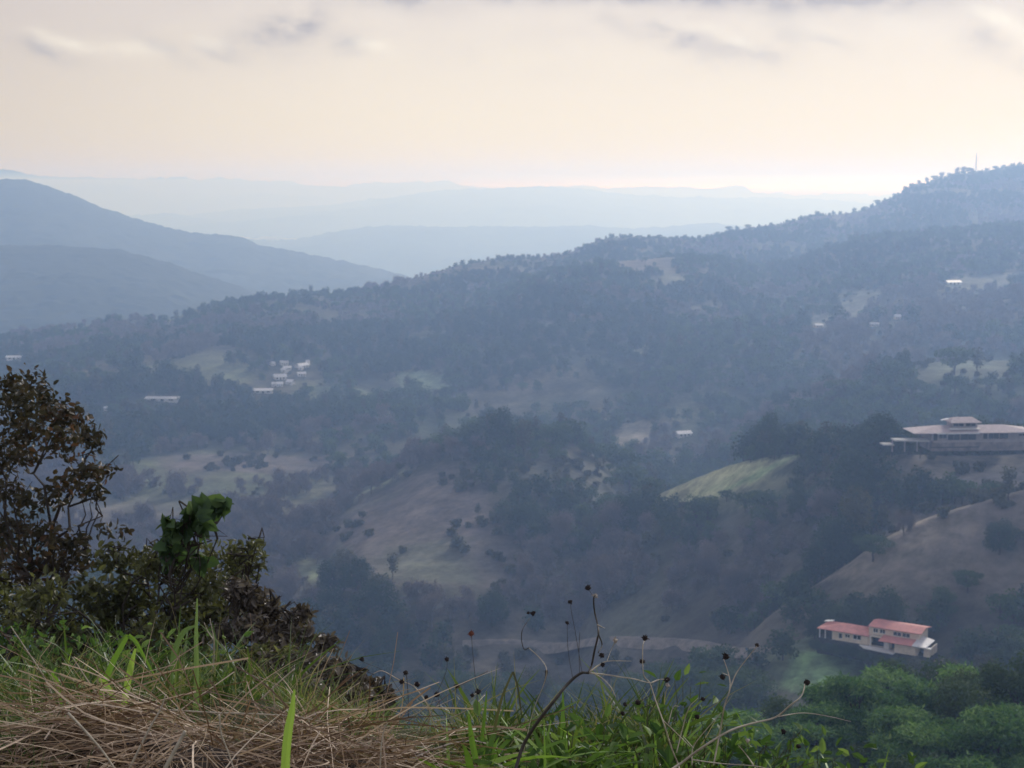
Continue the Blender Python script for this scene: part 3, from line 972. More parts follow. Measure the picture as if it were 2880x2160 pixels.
red_house()
pavilion_house()
VG = 'white village houses on the far slope'
village = [
    (615, 789, 22, 1.1, 'narrow bright roofed house, topmost of the left village group', .2),
    (611, 806, 16, 1.0, 'small square white house just under the topmost village roof', -.3),
    (621, 801, 22, .9, 'grey roofed house tucked behind the small square white one', .1),
    (606, 822, 34, 1.6, 'widest pale roofed house in the middle of the village', .15),
    (624, 831, 20, 1.2, 'grey roofed house at the right foot of the village group', -.2),
    (604, 836, 20, 1.0, 'low bright house at the very bottom of the village group', .1),
    (590, 836, 10, .8, 'tiny white hut at the lower left end of the village', 0),
    (592, 791, 9, .8, 'tiny grey hut left of the topmost village roof', .3),
    (658, 797, 24, 1.2, 'bright slanting white roof of the right village group', .4),
    (648, 801, 12, .8, 'small white shed just left of the slanting white roof', -.1),
    (652, 814, 24, .8, 'long thin grey roof lowest in the right village group', .1),
    (664, 789, 11, 1.2, 'pale greenish hut on top of the right village group', 0),
]
for px, py, wp, ri, lab, rz in village:
    small_house(px, py, 1300, wp * .8, ri * 1.5, 'w', lab, rz * 2.2, 'tin', group=VG)
small_house(568, 851, 1250, 46, 1.4, 'w', 'long white shed roof below the village', .05, 'tin', depth=8)
small_house(350, 868, 1200, 76, 1.2, 'w', 'very long pale shed roof in the left valley', -.05, 'tin', depth=8)
small_house(1480, 946, 980, 34, 1.6, 'w', 'white roofed house beside the tan clearing behind the round hill', .35, 'tin')
small_house(2062, 616, 1750, 34, 1.8, 'w', 'lone white roofed house high on the right slope', .2, 'tin')
small_house(30, 778, 1500, 36, 1.4, 'w', 'white roofed house at the far left edge of the valley', .1, 'tin')
small_house(228, 888, 1150, 8, 1.0, 'w', 'tiny white hut just right of the russet tree top', .1, 'tin')
small_house(1770, 708, 1500, 18, 1.0, 'c', 'small ochre walled house along the upper right lane', .2, 'tin')
small_house(1940, 690, 1550, 14, 2.0, 'c', 'tall ochre walled house in the clearing of the upper right slope', 0, 'tin')
small_house(1890, 706, 1550, 20, 1.0, 'w', 'low pale house left of the tall ochre one', .1, 'tin')


# mast on the high ridge
def mast():
    s, e = ray(2108 / K, 371 / K)
    D = 2830.0
    zb = float(ground(np.array([s]), np.array([D]))[0]) - .5
    r = empty('radio_mast', (s * D, D, zb))
    tag(r, 'thin radio mast standing on the high ridge at the right', 'mast')
    Hh = 36.0
    for k in range(3):
        a = 2 * math.pi * k / 3
        MB().tube([(1.5 * math.cos(a), 1.5 * math.sin(a), 0), (.35 * math.cos(a), .35 * math.sin(a), Hh)], .28, 5).build('leg', M['metal'], r)
    m = MB()
    for z in np.linspace(1, Hh - 1, 14):
        q = 1.5 + (.35 - 1.5) * z / Hh; q2 = 1.5 + (.35 - 1.5) * min(Hh, z + 2.4) / Hh
        for k in range(3):
            a, b = 2 * math.pi * k / 3, 2 * math.pi * (k + 1) / 3
            m.tube([(q * math.cos(a), q * math.sin(a), z), (q2 * math.cos(b), q2 * math.sin(b), min(Hh, z + 2.4))], .07, 3)
            m.tube([(q * math.cos(a), q * math.sin(a), z), (q * math.cos(b), q * math.sin(b), z)], .07, 3)
    m.build('lattice', M['metal'], r)
    MB().tube([(0, 0, Hh - 1), (0, 0, Hh + 5)], .12, 5).build('antenna', M['metal'], r)
mast()


# the lane through the valley
def lane():
    pts = []
    for px, py in [(985, 1392), (1060, 1388), (1150, 1384), (1250, 1385), (1350, 1384), (1450, 1384), (1540, 1387), (1640, 1398), (1720, 1405)]:
        h = hit(px, py)
        if h is not None: pts.append(h)
    P = spline(pts, 10)
    kk = np.exp(-.5 * (np.arange(-12, 13) / 5.0) ** 2); kk /= kk.sum()
    for c_ in (0, 1):
        P[:, c_] = np.convolve(np.pad(P[:, c_], 12, mode='edge'), kk, mode='valid')
    P[:, 2] = ground(P[:, 0] / P[:, 1], P[:, 1])
    P[:, 2] = np.convolve(np.pad(P[:, 2], 12, mode='edge'), kk, mode='valid') + .5
    V = []
    for k in range(len(P)):
        t = P[min(k + 1, len(P) - 1)] - P[max(k - 1, 0)]; t[2] = 0; t = unit(t)
        nrm = np.array([-t[1], t[0], 0])
        for off, dz in ((-4.5, -3.0), (-1.7, 0), (1.7, 0), (4.5, -3.0)):
            V.append(P[k] + nrm * off + [0, 0, dz])
    V = np.array(V); n = len(P)
    i = np.arange(n - 1)[:, None] * 4 + np.arange(3)[None]
    Fq = np.stack([i, i + 4, i + 5, i + 1], -1).reshape(-1, 4)
    m = MB(); m.add(V, Fq)
    o = m.build('road', plain('dirt_road', (.21, .18, .15), .95, .1, .3, .3))
    o['kind'] = 'structure'
    return P
lane_pts = lane()
# ------------------------------------------------------------------ trees of the hills
def tree_proto(seed, kind, detail):
    """returns crown arrays and trunk MB; unit tree is about 9 m tall, base at the origin"""
    r = np.random.default_rng(seed)
    tr = MB()
    cl = []
    if kind == 'round':
        n = 9
        for k in range(n):
            a = r.random() * 6.28; q = r.random() ** .6 * 3.0
            cl.append(((q * math.cos(a), q * math.sin(a), 5.2 + 2.6 * r.random() - .12 * q * q), (1.5 + .7 * r.random(),) * 2 + (1.25 + .5 * r.random(),)))
        for k in range(6):
            a = k * 1.05 + r.random(); cl.append(((2.5 * math.cos(a), 2.5 * math.sin(a), 2.2 + 1.4 * r.random()), (1.3 + .4 * r.random(),) * 2 + (1.2 + .4 * r.random(),)))
        H0 = 4.2; th = .26
    elif kind == 'spread':
        n = 11
        for k in range(n):
            a = k * 2.4 + r.random(); q = 4.8 * math.sqrt((k + .5) / n)
            cl.append(((q * math.cos(a), q * math.sin(a), 6.6 + .7 * r.random() - .045 * q * q), (1.7 + .5 * r.random(),) * 2 + (.8 + .3 * r.random(),)))
        for k in range(5):
            a = k * 1.26 + r.random(); cl.append(((2.6 * math.cos(a), 2.6 * math.sin(a), 3.6 + 1.2 * r.random()), (1.4 + .4 * r.random(),) * 2 + (1.0,)))
        H0 = 4.6; th = .3
    elif kind == 'tall':
        n = 9
        for k in range(n):
            a = r.random() * 6.28; q = 1.6 * r.random()
            cl.append(((q * math.cos(a), q * math.sin(a), 3.6 + 6.2 * k / n + r.random()), (1.2 + .6 * r.random(),) * 2 + (1.1 + .5 * r.random(),)))
        H0 = 6.0; th = .24
    elif kind == 'bare':
        n = 10
        for k in range(n):
            a = r.random() * 6.28; q = r.random() ** .6 * 2.8
            cl.append(((q * math.cos(a), q * math.sin(a), 4.6 + 3.2 * r.random() - .1 * q * q), (1.5 + .6 * r.random(),) * 2 + (1.4 + .5 * r.random(),)))
        for k in range(4):
            a = k * 1.57 + r.random(); cl.append(((2.1 * math.cos(a), 2.1 * math.sin(a), 2.6 + 1.2 * r.random()), (1.2 + .4 * r.random(),) * 2 + (1.1,)))
        H0 = 4.6; th = .22
    elif kind == 'feather':
        n = 14
        for k in range(n):
            a = k * 2.4 + r.random(); q = 3.6 * math.sqrt((k + .5) / n)
            cl.append(((q * math.cos(a), q * math.sin(a), 5.2 + 2.4 * r.random() - .16 * q * q), (1.3 + .6 * r.random(),) * 2 + (.45 + .2 * r.random(),)))
        for k in range(6):
            a = k * 1.05 + r.random(); cl.append(((3.4 * math.cos(a), 3.4 * math.sin(a), 2.4 + r.random()), (1.3, 1.3, 1.1)))
        H0 = 3.6; th = .24
    else:                                   # bush
        n = 6
        for k in range(n):
            a = r.random() * 6.28; q = r.random() * 1.5
            cl.append(((q * math.cos(a), q * math.sin(a), 1.0 + 1.2 * r.random()), (1.1 + .5 * r.random(),) * 2 + (.9 + .4 * r.random(),)))
        H0 = .8; th = .12
    per, size = {0: (34, .95), 1: (110, .55), 2: (420, .30), 3: (480, .28)}[detail]
    asp, shp, up, droop, shell, jit = .75, DIAMOND, .45, 0.0, .55, .6
    if kind == 'bare':
        asp, up, shell, jit, per = .16, .1, .1, 1.2, int(per * 1.2); size *= 1.5
    if kind == 'feather':
        asp, up, droop, size = .24, .75, .3, size * 2.1
    V, Fc, t = clump_leaves(r, cl, per, size, asp, shp, up, droop, shell, jit, .55 if kind == 'feather' else .4)
    # trunk and limbs
    sd = 5 if detail < 2 else 7
    top = np.array([.3 * r.normal(), .3 * r.normal(), H0])
    P = curve((0, 0, -.8), top, 0, 6, .12, r)
    tr.tube(P, np.linspace(th, th * .6, 6), sd)
    for c, rad in (cl if detail else cl[::2]):
        st = P[r.integers(2, 6)]
        q = curve(st, np.array(c) * [1, 1, 1], .2, 6, .15, r)
        tr.tube(q, np.linspace(th * .42, .03, 6), 4 if detail < 2 else 5)
        if kind == 'bare' or detail >= 2:
            for _ in range(4):
                e2 = np.array(c) + unit(r.normal(size=3)) * np.array(rad) * .9
                tr.tube(curve(q[3], e2, .1, 4, .1, r), np.linspace(.05, .012, 4), 3)
    return (V, Fc, t), tr


BARK = {'bare': 'greybark'}
LEAFM = {('round', 0): 'leaf_dark', ('round', 1): 'leaf_mid', ('spread', 0): 'leaf_mid', ('spread', 1): 'leaf_olive', ('tall', 0): 'leaf_olive', ('tall', 1): 'leaf_dark',
         ('bare', 0): 'leaf_dry', ('bush', 0): 'leaf_olive', ('bush', 1): 'leaf_dark', ('feather', 0): 'leaf_feather'}
_cache = {}


def tree_meshes(kind, var, detail, joined):
    """crown / trunk meshes (shared by all copies); joined puts both in one mesh for far copies"""
    key = (kind, var, detail, joined)
    if key in _cache:
        return _cache[key]
    (V, Fc, t), tr = tree_proto(hash((kind, var)) % 1 + 100 + 7 * var + 13 * len(kind) + ord(kind[0]), kind, detail)
    lm = M[LEAFM.get((kind, var % 2), LEAFM.get((kind, 0)))]; bm = M[BARK.get(kind, 'bark')]
    tv, tf, tt = tr.arrays()
    if joined:
        Vs = np.concatenate([V, tv]); fs = [Fc] + [f + len(V) for f in tf]
        mi = np.concatenate([np.zeros(len(Fc))] + [np.ones(len(f)) for f in tf])
        res = make_mesh('tree', Vs, fs, [lm, bm], mi, {'tint': np.concatenate([t, tt])})
    else:
        res = (make_mesh('crown', V, [Fc], [lm], None, {'tint': t}), make_mesh('trunk', tv, tf, [bm], None, {'tint': tt}))
    _cache[key] = res
    return res


# where trees stand: jittered over the hills, thinned on the fields, dropped where hidden
rt = np.random.default_rng(21)


def visible(x, y, z, h):
    s = x / y
    ns, nd = TS.shape[1], TS.shape[0]
    e = TZ / TD
    cm = np.maximum.accumulate(e, axis=0)
    si = np.clip(((s - TS[0, 0]) / (TS[0, -1] - TS[0, 0]) * (ns - 1)).astype(int), 0, ns - 1)
    ld = np.log(y * .985)
    l0, l1 = math.log(TD[0, 0]), math.log(TD[-1, 0])
    di = np.clip(((ld - l0) / (l1 - l0) * (nd - 1)).astype(int), 0, nd - 1)
    return (z + h) / y > cm[di, si] - .0004


def scatter(d0, d1, spacing, smax=.42):
    area = smax * (d1 ** 2 - d0 ** 2)
    n = int(area / spacing ** 2)
    y = np.sqrt(d0 ** 2 + (d1 ** 2 - d0 ** 2) * rt.random(n))
    s = (rt.random(n) * 2 - 1) * smax
    x = s * y
    z = ground(s, y)
    return x, y, z


xs, ys, zs = [], [], []
for d0, d1, spc in [(250, 520, 6.3), (520, 900, 6.8), (900, 1400, 8.0), (1400, 2000, 7.0), (2000, 3000, 7.4)]:
    a = scatter(d0, d1, spc)
    xs.append(a[0]); ys.append(a[1]); zs.append(a[2])
tx, ty, tz = map(np.concatenate, (xs, ys, zs))
dens = fbm(tx * .006, ty * .006, 3, 51) + .5 * fbm(tx * .02, ty * .02, 2, 52)
opn = open_land(tx, ty)
keep = (dens > -.30 - .3 * rt.random(len(tx))) & ~((opn > .14) & (fbm(tx * .03, ty * .022, 2, 57) + .1 * rt.normal(size=len(tx)) < .14))
fi = field_at(tx, ty)
fk = np.array([f[2] for f in field_world] + [0.0])
clus = fbm(tx * .035, ty * .03, 2, 58)
keep &= ((fi < 0) | (fk[fi] < .99)) & (np.where(fi >= 0, clus + .12 * rt.normal(size=len(tx)), 9) > (fk[fi] - .62) * 1.1)
vis = visible(tx, ty, tz, 9.0)
keep &= vis
# the lane stays open
for q in lane_pts[::2]:
    keep &= (np.hypot(tx - q[0], ty - q[1]) > 7)
tx, ty, tz, fi = tx[keep], ty[keep], tz[keep], fi[keep]
dry = fbm(tx * .007, ty * .007, 3, 61) + .35 * fbm(tx * .03, ty * .03, 2, 62)
u = rt.random(len(tx))
pat = fbm(tx * .011, ty * .007, 3, 66)
pj = proj(tx, ty, tz)
spx, spy = pj[0] * K, pj[1] * K
browner = np.exp(-((spx - 550) / 420) ** 2 - ((spy - 1060) / 140) ** 2) * .55 + np.exp(-((spx - 1420) / 330) ** 2 - ((spy - 1290) / 110) ** 2) * .5 + np.exp(-((spx - 1750) / 200) ** 2 - ((spy - 1180) / 120) ** 2) * .3 + np.exp(-((spx - 1900) / 250) ** 2 - ((spy - 720) / 90) ** 2) * .25
dry = dry + browner
kind = np.where(dry > .22, np.where(u < .75, 3, 5), np.where(pat < -.07, np.where(u < .72, 0, np.where(u < .85, 4, 5)), np.where(u < .16, 0, np.where(u < .50, 1, np.where(u < .76, 2, np.where(u < .84, 4, 5))))))
kind = np.where((fi >= 0) & (u < .7), 5, kind)
size = .55 + .6 * rt.random(len(tx)) ** 1.5 + (.4 + .5 * rt.random(len(tx))) * (rt.random(len(tx)) > .90) + .25 * (pat < -.12)
KN = [('round', 0), ('round', 1), ('spread', 0), ('bare', 0), ('tall', 0), ('bush', 0)]
hts = np.array([8.6, 8.6, 8.0, 8.4, 10.5, 3.0])
size = size * np.interp(ty, [1200, 1700], [1.0, .62])
h0_ = mid_hills[0]
crest_gap = np.abs(ty - np.interp(tx / ty, h0_.ds, h0_.dd))
H = hts[kind] * size
# keep the houses, the green field and the lawn in sight
top = proj(tx, ty, tz + H)
wid = 4.2 * size * F / ty * K
onc = (crest_gap < 95) & (spx > 880)
size = np.where(onc, size * .72, size); tz = np.where(onc, tz - 1.6, tz)
ok = ~(onc & (rt.random(len(tx)) < .35))
clear = [(b[0], b[1], b[2], b[3], b[4]) for b in house_boxes]
clear += [(1745, 1880, 1412, 1500, 400), (1440, 1690, 1000, 1058, 690), (1780, 2130, 1140, 1262, 446), (870, 965, 812, 855, 1150), (1335, 1440, 925, 955, 900),
          (1000, 1640, 1378, 1392, 560), (900, 1060, 1050, 1250, 620), (1370, 1440, 735, 765, 1150)]
for x0, x1, y0, y1, D in clear:
    ok &= ~((ty < D + 6) & (spx + wid > x0) & (spx - wid < x1) & (top[1] * K < y1) & (spy > y0))
tx, ty, tz, kind, size, H, spx, spy = (a[ok] for a in (tx, ty, tz, kind, size, H, spx, spy))

inframe = (spx > -30) & (spx < 2240) & (spy > 300) & (spy < 1650)
shown = H * size / ty * inframe
order = np.argsort(-shown)
N_SINGLE = 190
single = order[:N_SINGLE]
rest = np.ones(len(tx), bool); rest[single] = False

KINDTXT = {0: ('dark round crowned tree', 'tree'), 1: ('green round crowned tree', 'tree'), 2: ('flat topped spreading tree', 'tree'), 3: ('leafless grey tree', 'tree'),
           4: ('tall olive tree', 'tree'), 5: ('low olive bush', 'bush')}


def where_is(px, py, D):
    if D < 460 and px > 1640:
        if py > 1405: return 'below the red roofed house'
        if py > 1280 and 1700 < px < 2080: return 'behind the red roofed house'
        return 'on the bare tan hill at the right'
    if px > 1400 and 985 < py < 1300 and D < 640:
        return 'on the slope under the wide grey house' if px > 1720 else 'on the spur below the green field'
    if 640 < px < 1440 and 930 < py < 1290:
        return 'on the round brown hill in the middle'
    if py >= 1290:
        return 'beside the lane in the valley bottom' if px > 950 else 'in the valley behind the bushes'
    return 'in the hazy valley at the left' if px < 800 else 'in the valley beyond the round hill'


_n = 0
for i in single:
    k = int(kind[i]); nm, var = KN[k]
    txt, cat = KINDTXT[k]
    loc = (tx[i], ty[i], tz[i]); rz = rt.random() * 6.28; sc_ = size[i]
    lab = f"{txt} {where_is(spx[i], spy[i], ty[i])}"
    grp = f"{txt}s {where_is(spx[i], spy[i], ty[i])}"
    r = empty('bush' if k == 5 else 'tree', loc, rz); r.scale = (sc_, sc_, sc_ * (0.9 + .25 * rt.random()))
    tag(r, lab, cat, grp)
    cm_, tm_ = tree_meshes(nm, var + 2 * (_n % 2), 2 if ty[i] < 700 else 1, False)
    link('crown', cm_, r); link('trunk', tm_, r)
    _n += 1

# trees one can tell apart along the skyline
SG = 'trees along the ridge skyline'
sky_trees = [(984, 577, .7, 0), (1016, 570, .8, 1), (1035, 566, .6, 1)] + [(1076 + d, 560, .9 - .2 * (k % 3 == 1), 0) for k, d in enumerate((0, 12, 21, 30, 42, 54, 66, 76, 86))] + \
    [(1225, 549, .7, 1), (1250, 545, .6, 2), (1320, 519, .9, 1), (1345, 518, .7, 0), (1462, 516, .7, 0), (1480, 516, .8, 1), (1495, 516, .6, 0), (1510, 516, .8, 0), (1528, 516, .7, 2)] + \
    [(1575, 500, 1.0, 2), (1592, 497, .9, 1), (1615, 494, .9, 2), (1640, 491, .7, 1), (1665, 488, .8, 0), (1700, 483, .8, 1), (1730, 476, .8, 1), (1765, 469, 1., 0), (1800, 464, .9, 1),
     (1815, 462, .8, 0), (1845, 461, 1.1, 1), (1868, 459, .9, 2), (1895, 446, 1.1, 2), (1912, 438, 1., 1), (1932, 428, .9, 1), (1955, 412, 1., 0)] + \
    [(1970, 405, 1.1, 2), (1985, 400, 1.3, 3), (2002, 394, 1.3, 3), (2020, 389, 1.2, 2), (2035, 384, 1.4, 3), (2050, 380, .9, 1), (2068, 377, 1.5, 3), (2080, 376, 1.6, 3), (2090, 375, 1.3, 2),
     (2098, 374, 1.0, 3), (2130, 369, .8, 1), (2150, 366, .9, 2), (2168, 363, .8, 1), (2185, 360, .8, 1), (130, 718, .9, 0), (215, 706, 1.1, 1), (235, 703, 1.3, 0), (255, 701, 1.2, 1), (440, 666, .8, 1), (640, 643, 1.0, 1), (660, 642, .9, 0), (690, 643, .8, 1),
     (790, 632, .9, 1), (812, 628, 1.0, 1), (835, 625, .9, 0)]
h0 = mid_hills[0]
for px, py, szf, k in sky_trees:
    s, e = ray(px / K, py / K); s = float(s)
    D = float(np.interp(s, h0.ds, h0.dd)) + rt.normal() * 6
    z = float(ground(np.array([s]), np.array([D]))[0])
    nm, var = [('round', 0), ('round', 1), ('spread', 0), ('bare', 0)][k]
    o = link('tree', tree_meshes(nm, var, 1, True))
    o.location = (s * D, D, z - 1.3); q = szf * 1.08; o.scale = (q, q, q); o.rotation_euler = (0, 0, rt.random() * 6.28)
    zone = 'left end of the main ridge' if px < 900 else 'middle knoll of the main ridge' if px < 1200 else 'right part of the main ridge' if px < 1960 else 'high ridge near the mast'
    tag(o, f"{['dark', 'green', 'flat topped', 'leafless'][k]} tree against the sky on the {zone}", 'tree', SG)

# everything farther or smaller: woods that read as one mass
idx = np.nonzero(rest)[0]
src = []
for nm, var in KN:
    me = tree_meshes(nm, var, 0, True)
    src.append(bpy.data.objects.new(nm + '_source', me))
pts = np.stack([tx[idx], ty[idx], tz[idx]], -1)
pm = bpy.data.meshes.new('forest')
pm.vertices.add(len(pts)); pm.vertices.foreach_set('co', pts.astype(np.float32).ravel())
for nme, arr in (('rot', rt.random(len(idx)) * 6.28), ('scl', size[idx] * (1.0 + .12 * (ty[idx] > 1200))), ('kind', kind[idx].astype(float))):
    a_ = pm.attributes.new(nme, 'FLOAT', 'POINT'); a_.data.foreach_set('value', np.asarray(arr, np.float32))
forest = link('forest', pm); forest['kind'] = 'stuff'
ng = bpy.data.node_groups.new('forest_scatter', 'GeometryNodeTree')
ng.interface.new_socket('Geometry', in_out='INPUT', socket_type='NodeSocketGeometry')
ng.interface.new_socket('Geometry', in_out='OUTPUT', socket_type='NodeSocketGeometry')
N_ = ng.nodes; L_ = ng.links
gi = N_.new('NodeGroupInput'); go = N_.new('NodeGroupOutput'); jn = N_.new('GeometryNodeJoinGeometry')
def attr(nme):
    n = N_.new('GeometryNodeInputNamedAttribute'); n.data_type = 'FLOAT'; n.inputs['Name'].default_value = nme
    return n.outputs[0]
rotv = N_.new('ShaderNodeCombineXYZ'); L_.new(attr('rot'), rotv.inputs[2])
e2r = N_.new('FunctionNodeEulerToRotation'); L_.new(rotv.outputs[0], e2r.inputs[0])
scv = attr('scl'); kv = attr('kind')
for k, so in enumerate(src):
    oi = N_.new('GeometryNodeObjectInfo'); oi.inputs['Object'].default_value = so; oi.inputs['As Instance'].default_value = True
    cmp_ = N_.new('FunctionNodeCompare'); cmp_.data_type = 'FLOAT'; cmp_.operation = 'EQUAL'
    L_.new(kv, cmp_.inputs[0]); cmp_.inputs[1].default_value = float(k); cmp_.inputs['Epsilon'].default_value = .1
    ip = N_.new('GeometryNodeInstanceOnPoints')
    L_.new(gi.outputs[0], ip.inputs['Points']); L_.new(cmp_.outputs[0], ip.inputs['Selection'])
    L_.new(oi.outputs['Geometry'], ip.inputs['Instance']); L_.new(e2r.outputs[0], ip.inputs['Rotation']); L_.new(scv, ip.inputs['Scale'])
    L_.new(ip.outputs[0], jn.inputs[0])
L_.new(jn.outputs[0], go.inputs[0])
md = forest.modifiers.new('scatter', 'NODES'); md.node_group = ng
print('FOREST', len(idx), 'single', len(single), 'Dmax single', ty[single].max())

# feathery green wood close on the right
fw = []
rf = np.random.default_rng(5)
tries = 0
while len(fw) < 60 and tries < 20000:
    tries += 1
    D = 100 + 90 * rf.random(); px = 1120 + 1180 * rf.random() ** .85
    s = float(ray(px / K, 300.)[0])
    z = float(ground(np.array([s]), np.array([D]))[0])
    lim = np.interp(px, [1150, 1500, 1650, 1750, 1850, 2000, 2212], [1560, 1535, 1530, 1500, 1465, 1445, 1435])
    # tall enough to reach, but not to pass, the upper edge of the wood
    zt = float(ray(px / K, (lim + (25 + 190 * rf.random() if rf.random() < .75 else 3)) / K)[1]) * D
    size_ = (zt - z) / 7.6
    if size_ < .45 or size_ > 1.35: continue
    if any(math.hypot(s * D - a, D - b) < 4.2 * size_ for a, b, *_ in fw): continue
    fw.append((s * D, D, z, size_, px, zt))
fw.sort(key=lambda t: t[1])
for n, (x, y, z, q, px, py) in enumerate(fw):
    r = empty('tree', (x, y, z), rf.random() * 6.28); r.scale = (q * 1.1, q * 1.1, q)
    side = 'at the right edge' if px > 2000 else 'under the red roof' if px > 1750 else 'behind the weeds'
    row = 'in the front' if y < 130 else 'in the middle' if y < 155 else 'at the top'
    tag(r, f"feathery green tree {row} of the near wood {side}", 'tree', f'feathery trees of the near wood {side}')
    if n % 4 == 3:
        cm_, tm_ = tree_meshes('round', 1 + 2 * (n % 2), 3, False)
    else:
        cm_, tm_ = tree_meshes('feather', 2 * (n % 3), 3, False)
    link('crown', cm_, r); link('trunk', tm_, r)

# dark shrubs along the foot of the red roofed house
hs = bpy.data.objects.get('house')
rs_ = np.random.default_rng(12)
for k, (lx, ly) in enumerate([(-3.5, -1.6), (-1.2, -2.2), (1.2, -1.8), (3.4, -2.4), (5.6, -2.0), (7.8, -3.0), (10.2, -4.6), (12.8, -5.0), (15.4, -5.2), (18.0, -5.0), (20.6, -4.6), (23.4, -4.2), (26.5, -3.2)]):
    p = Matrix.Rotation(hs.rotation_euler.z, 3, 'Z') @ Vector((lx, ly, 0)) + hs.location
    zg = float(ground(np.array([p.x / p.y]), np.array([p.y]))[0])
    q = .75 + .4 * rs_.random()
    zb = max(zg - .2, hs.location.z - .3 - 2.9 * q)
    r = empty('bush', (p.x, p.y, min(zb, hs.location.z - 2.0 * q)), rs_.random() * 6.28); r.scale = (q * 1.1, q * 1.1, q * .85)
    tag(r, 'dark shrub at the foot of the wall under the red roofed house', 'bush', 'shrubs under the red roofed house')
    cm_, tm_ = tree_meshes('bush', 1 + 2 * (k % 2), 2, False)
    link('crown', cm_, r); link('trunk', tm_, r)

# single trees round the red roofed house
for px, py, back, q, nm, var, lab in [
    (2035, 1398, 4, 1.0, 'round', 1, 'round green tree standing just right of the red roofed house'),
    (2085, 1402, 10, .8, 'spread', 0, 'small flat topped tree farther right of the red roofed house'),
    (1880, 1392, 34, 1.0, 'spread', 0, 'flat topped tree rising behind the left roof of the red roofed house'),
    (1760, 1400, 6, .8, 'round', 0, 'dark round tree at the left end of the red roofed house'),
    (2150, 1400, 20, 1.15, 'round', 0, 'big dark tree in the shade at the right edge beyond the red roofed house'),
    (1945, 1392, 38, .9, 'bare', 0, 'leafless tree behind the upper roof of the red roofed house')]:
    s = float(ray(px / K, py / K)[0]); D = 400.0 + back
    z = float(ground(np.array([s]), np.array([D]))[0])
    r = empty('tree', (s * D, D, z - .3), px * .7); r.scale = (q, q, q)
    tag(r, lab, 'tree')
    cm_, tm_ = tree_meshes(nm, var, 2, False)
    link('crown', cm_, r); link('trunk', tm_, r)
# ------------------------------------------------------------------ the bank in front: bushes, grass, straw, dry weeds
rg = np.random.default_rng(77)


def S(px, py, D):
    """world point of a sheet pixel at depth D"""
    return at(px / K, py / K, D)


def strips(r, P0, d, length, width, bend, segs=4, side=None, taper=True, curl=None):
    """bent ribbons: P(t) = P0 + d L t + bend L t^2"""
    n = len(P0); t = np.linspace(0, 1, segs + 1)
    L = np.asarray(length)[:, None, None]
    P = P0[:, None] + d[:, None] * L * t[None, :, None] + bend[:, None] * L * (t ** 2)[None, :, None]
    if curl is not None:
        P = P + curl[:, None] * L * (np.sin(t * 4.2) * t)[None, :, None]
    T = np.gradient(P, axis=1); T = unit(T)
    if side is None:
        side = r.normal(size=(n, 3))
    sd_ = unit(np.cross(T, side[:, None]))
    wv = np.asarray(width)[:, None, None] * .5 * ((1 - t ** 2.2 * .92) if taper else np.ones_like(t))[None, :, None]
    V = np.stack([P - sd_ * wv, P + sd_ * wv], 2).reshape(n, -1, 3)
    i = np.arange(segs) * 2
    f = np.stack([i, i + 1, i + 3, i + 2], -1)
    Fc = (f[None] + (np.arange(n) * (2 * segs + 2))[:, None, None]).reshape(-1, 4)
    return V.reshape(-1, 3), Fc, np.repeat(r.random(n), 2 * segs + 2)


def sheet_clumps(lst, D, spread=.5, depth=.8):
    """(sheet x, sheet y, radius in sheet px[, flatness]) -> world clumps round depth D"""
    o = []
    for c in lst:
        d = D + rg.normal() * spread
        q = c[2] * d / (F * K)
        fl = c[3] if len(c) > 3 else .85
        o.append((S(c[0], c[1], d), (q, q * depth, q * fl)))
    return o


def plant(name, label, cat, base, clumps, per, leaf, lm, trunk_r, aspect=.6, shape=LEAF, up=.35, shell=.35, jitter=.8, droop=.15, parts=('crown', 'trunk'), twigs=3, bark='bark', stems=1, limbs=.65):
    base = np.asarray(base, float)
    r = empty(name, base)
    tag(r, label, cat)
    V, Fc, t = clump_leaves(rg, clumps, per, leaf, aspect, shape, up, droop, shell, jitter, .65)
    link(parts[0], make_mesh(parts[0], V - base, [Fc], [M[lm]], None, {'tint': t}), r)
    m = MB()
    cen = np.mean([c[0] for c in clumps], 0)
    for k in range(stems):
        top = base * .35 + cen * .65 + rg.normal(size=3) * [.5, .3, .3] * np.std([c[0] for c in clumps], 0) * (stems > 1)
        P = curve(base + rg.normal(size=3) * [.12, .1, 0] * (stems > 1), top, 0, 8, .05, rg)
        m.tube(P - base, np.linspace(trunk_r, trunk_r * .5, 8), 6)
        for c, rad in clumps[k::stems]:
            if rg.random() > limbs: continue
            st = P[rg.integers(3, 8)]
            q = curve(st, c, .04, 7, .05, rg)
            m.tube(q - base, np.linspace(trunk_r * .34, .004, 7), 4)
            for _ in range(twigs):
                e = np.array(c) + unit(rg.normal(size=3)) * np.array(rad) * .8
                m.tube(curve(q[rg.integers(3, 7)], e, .03, 5, .03, rg) - base, np.linspace(.008, .002, 5), 3)
    m.build(parts[1], M[bark], r)
    return r


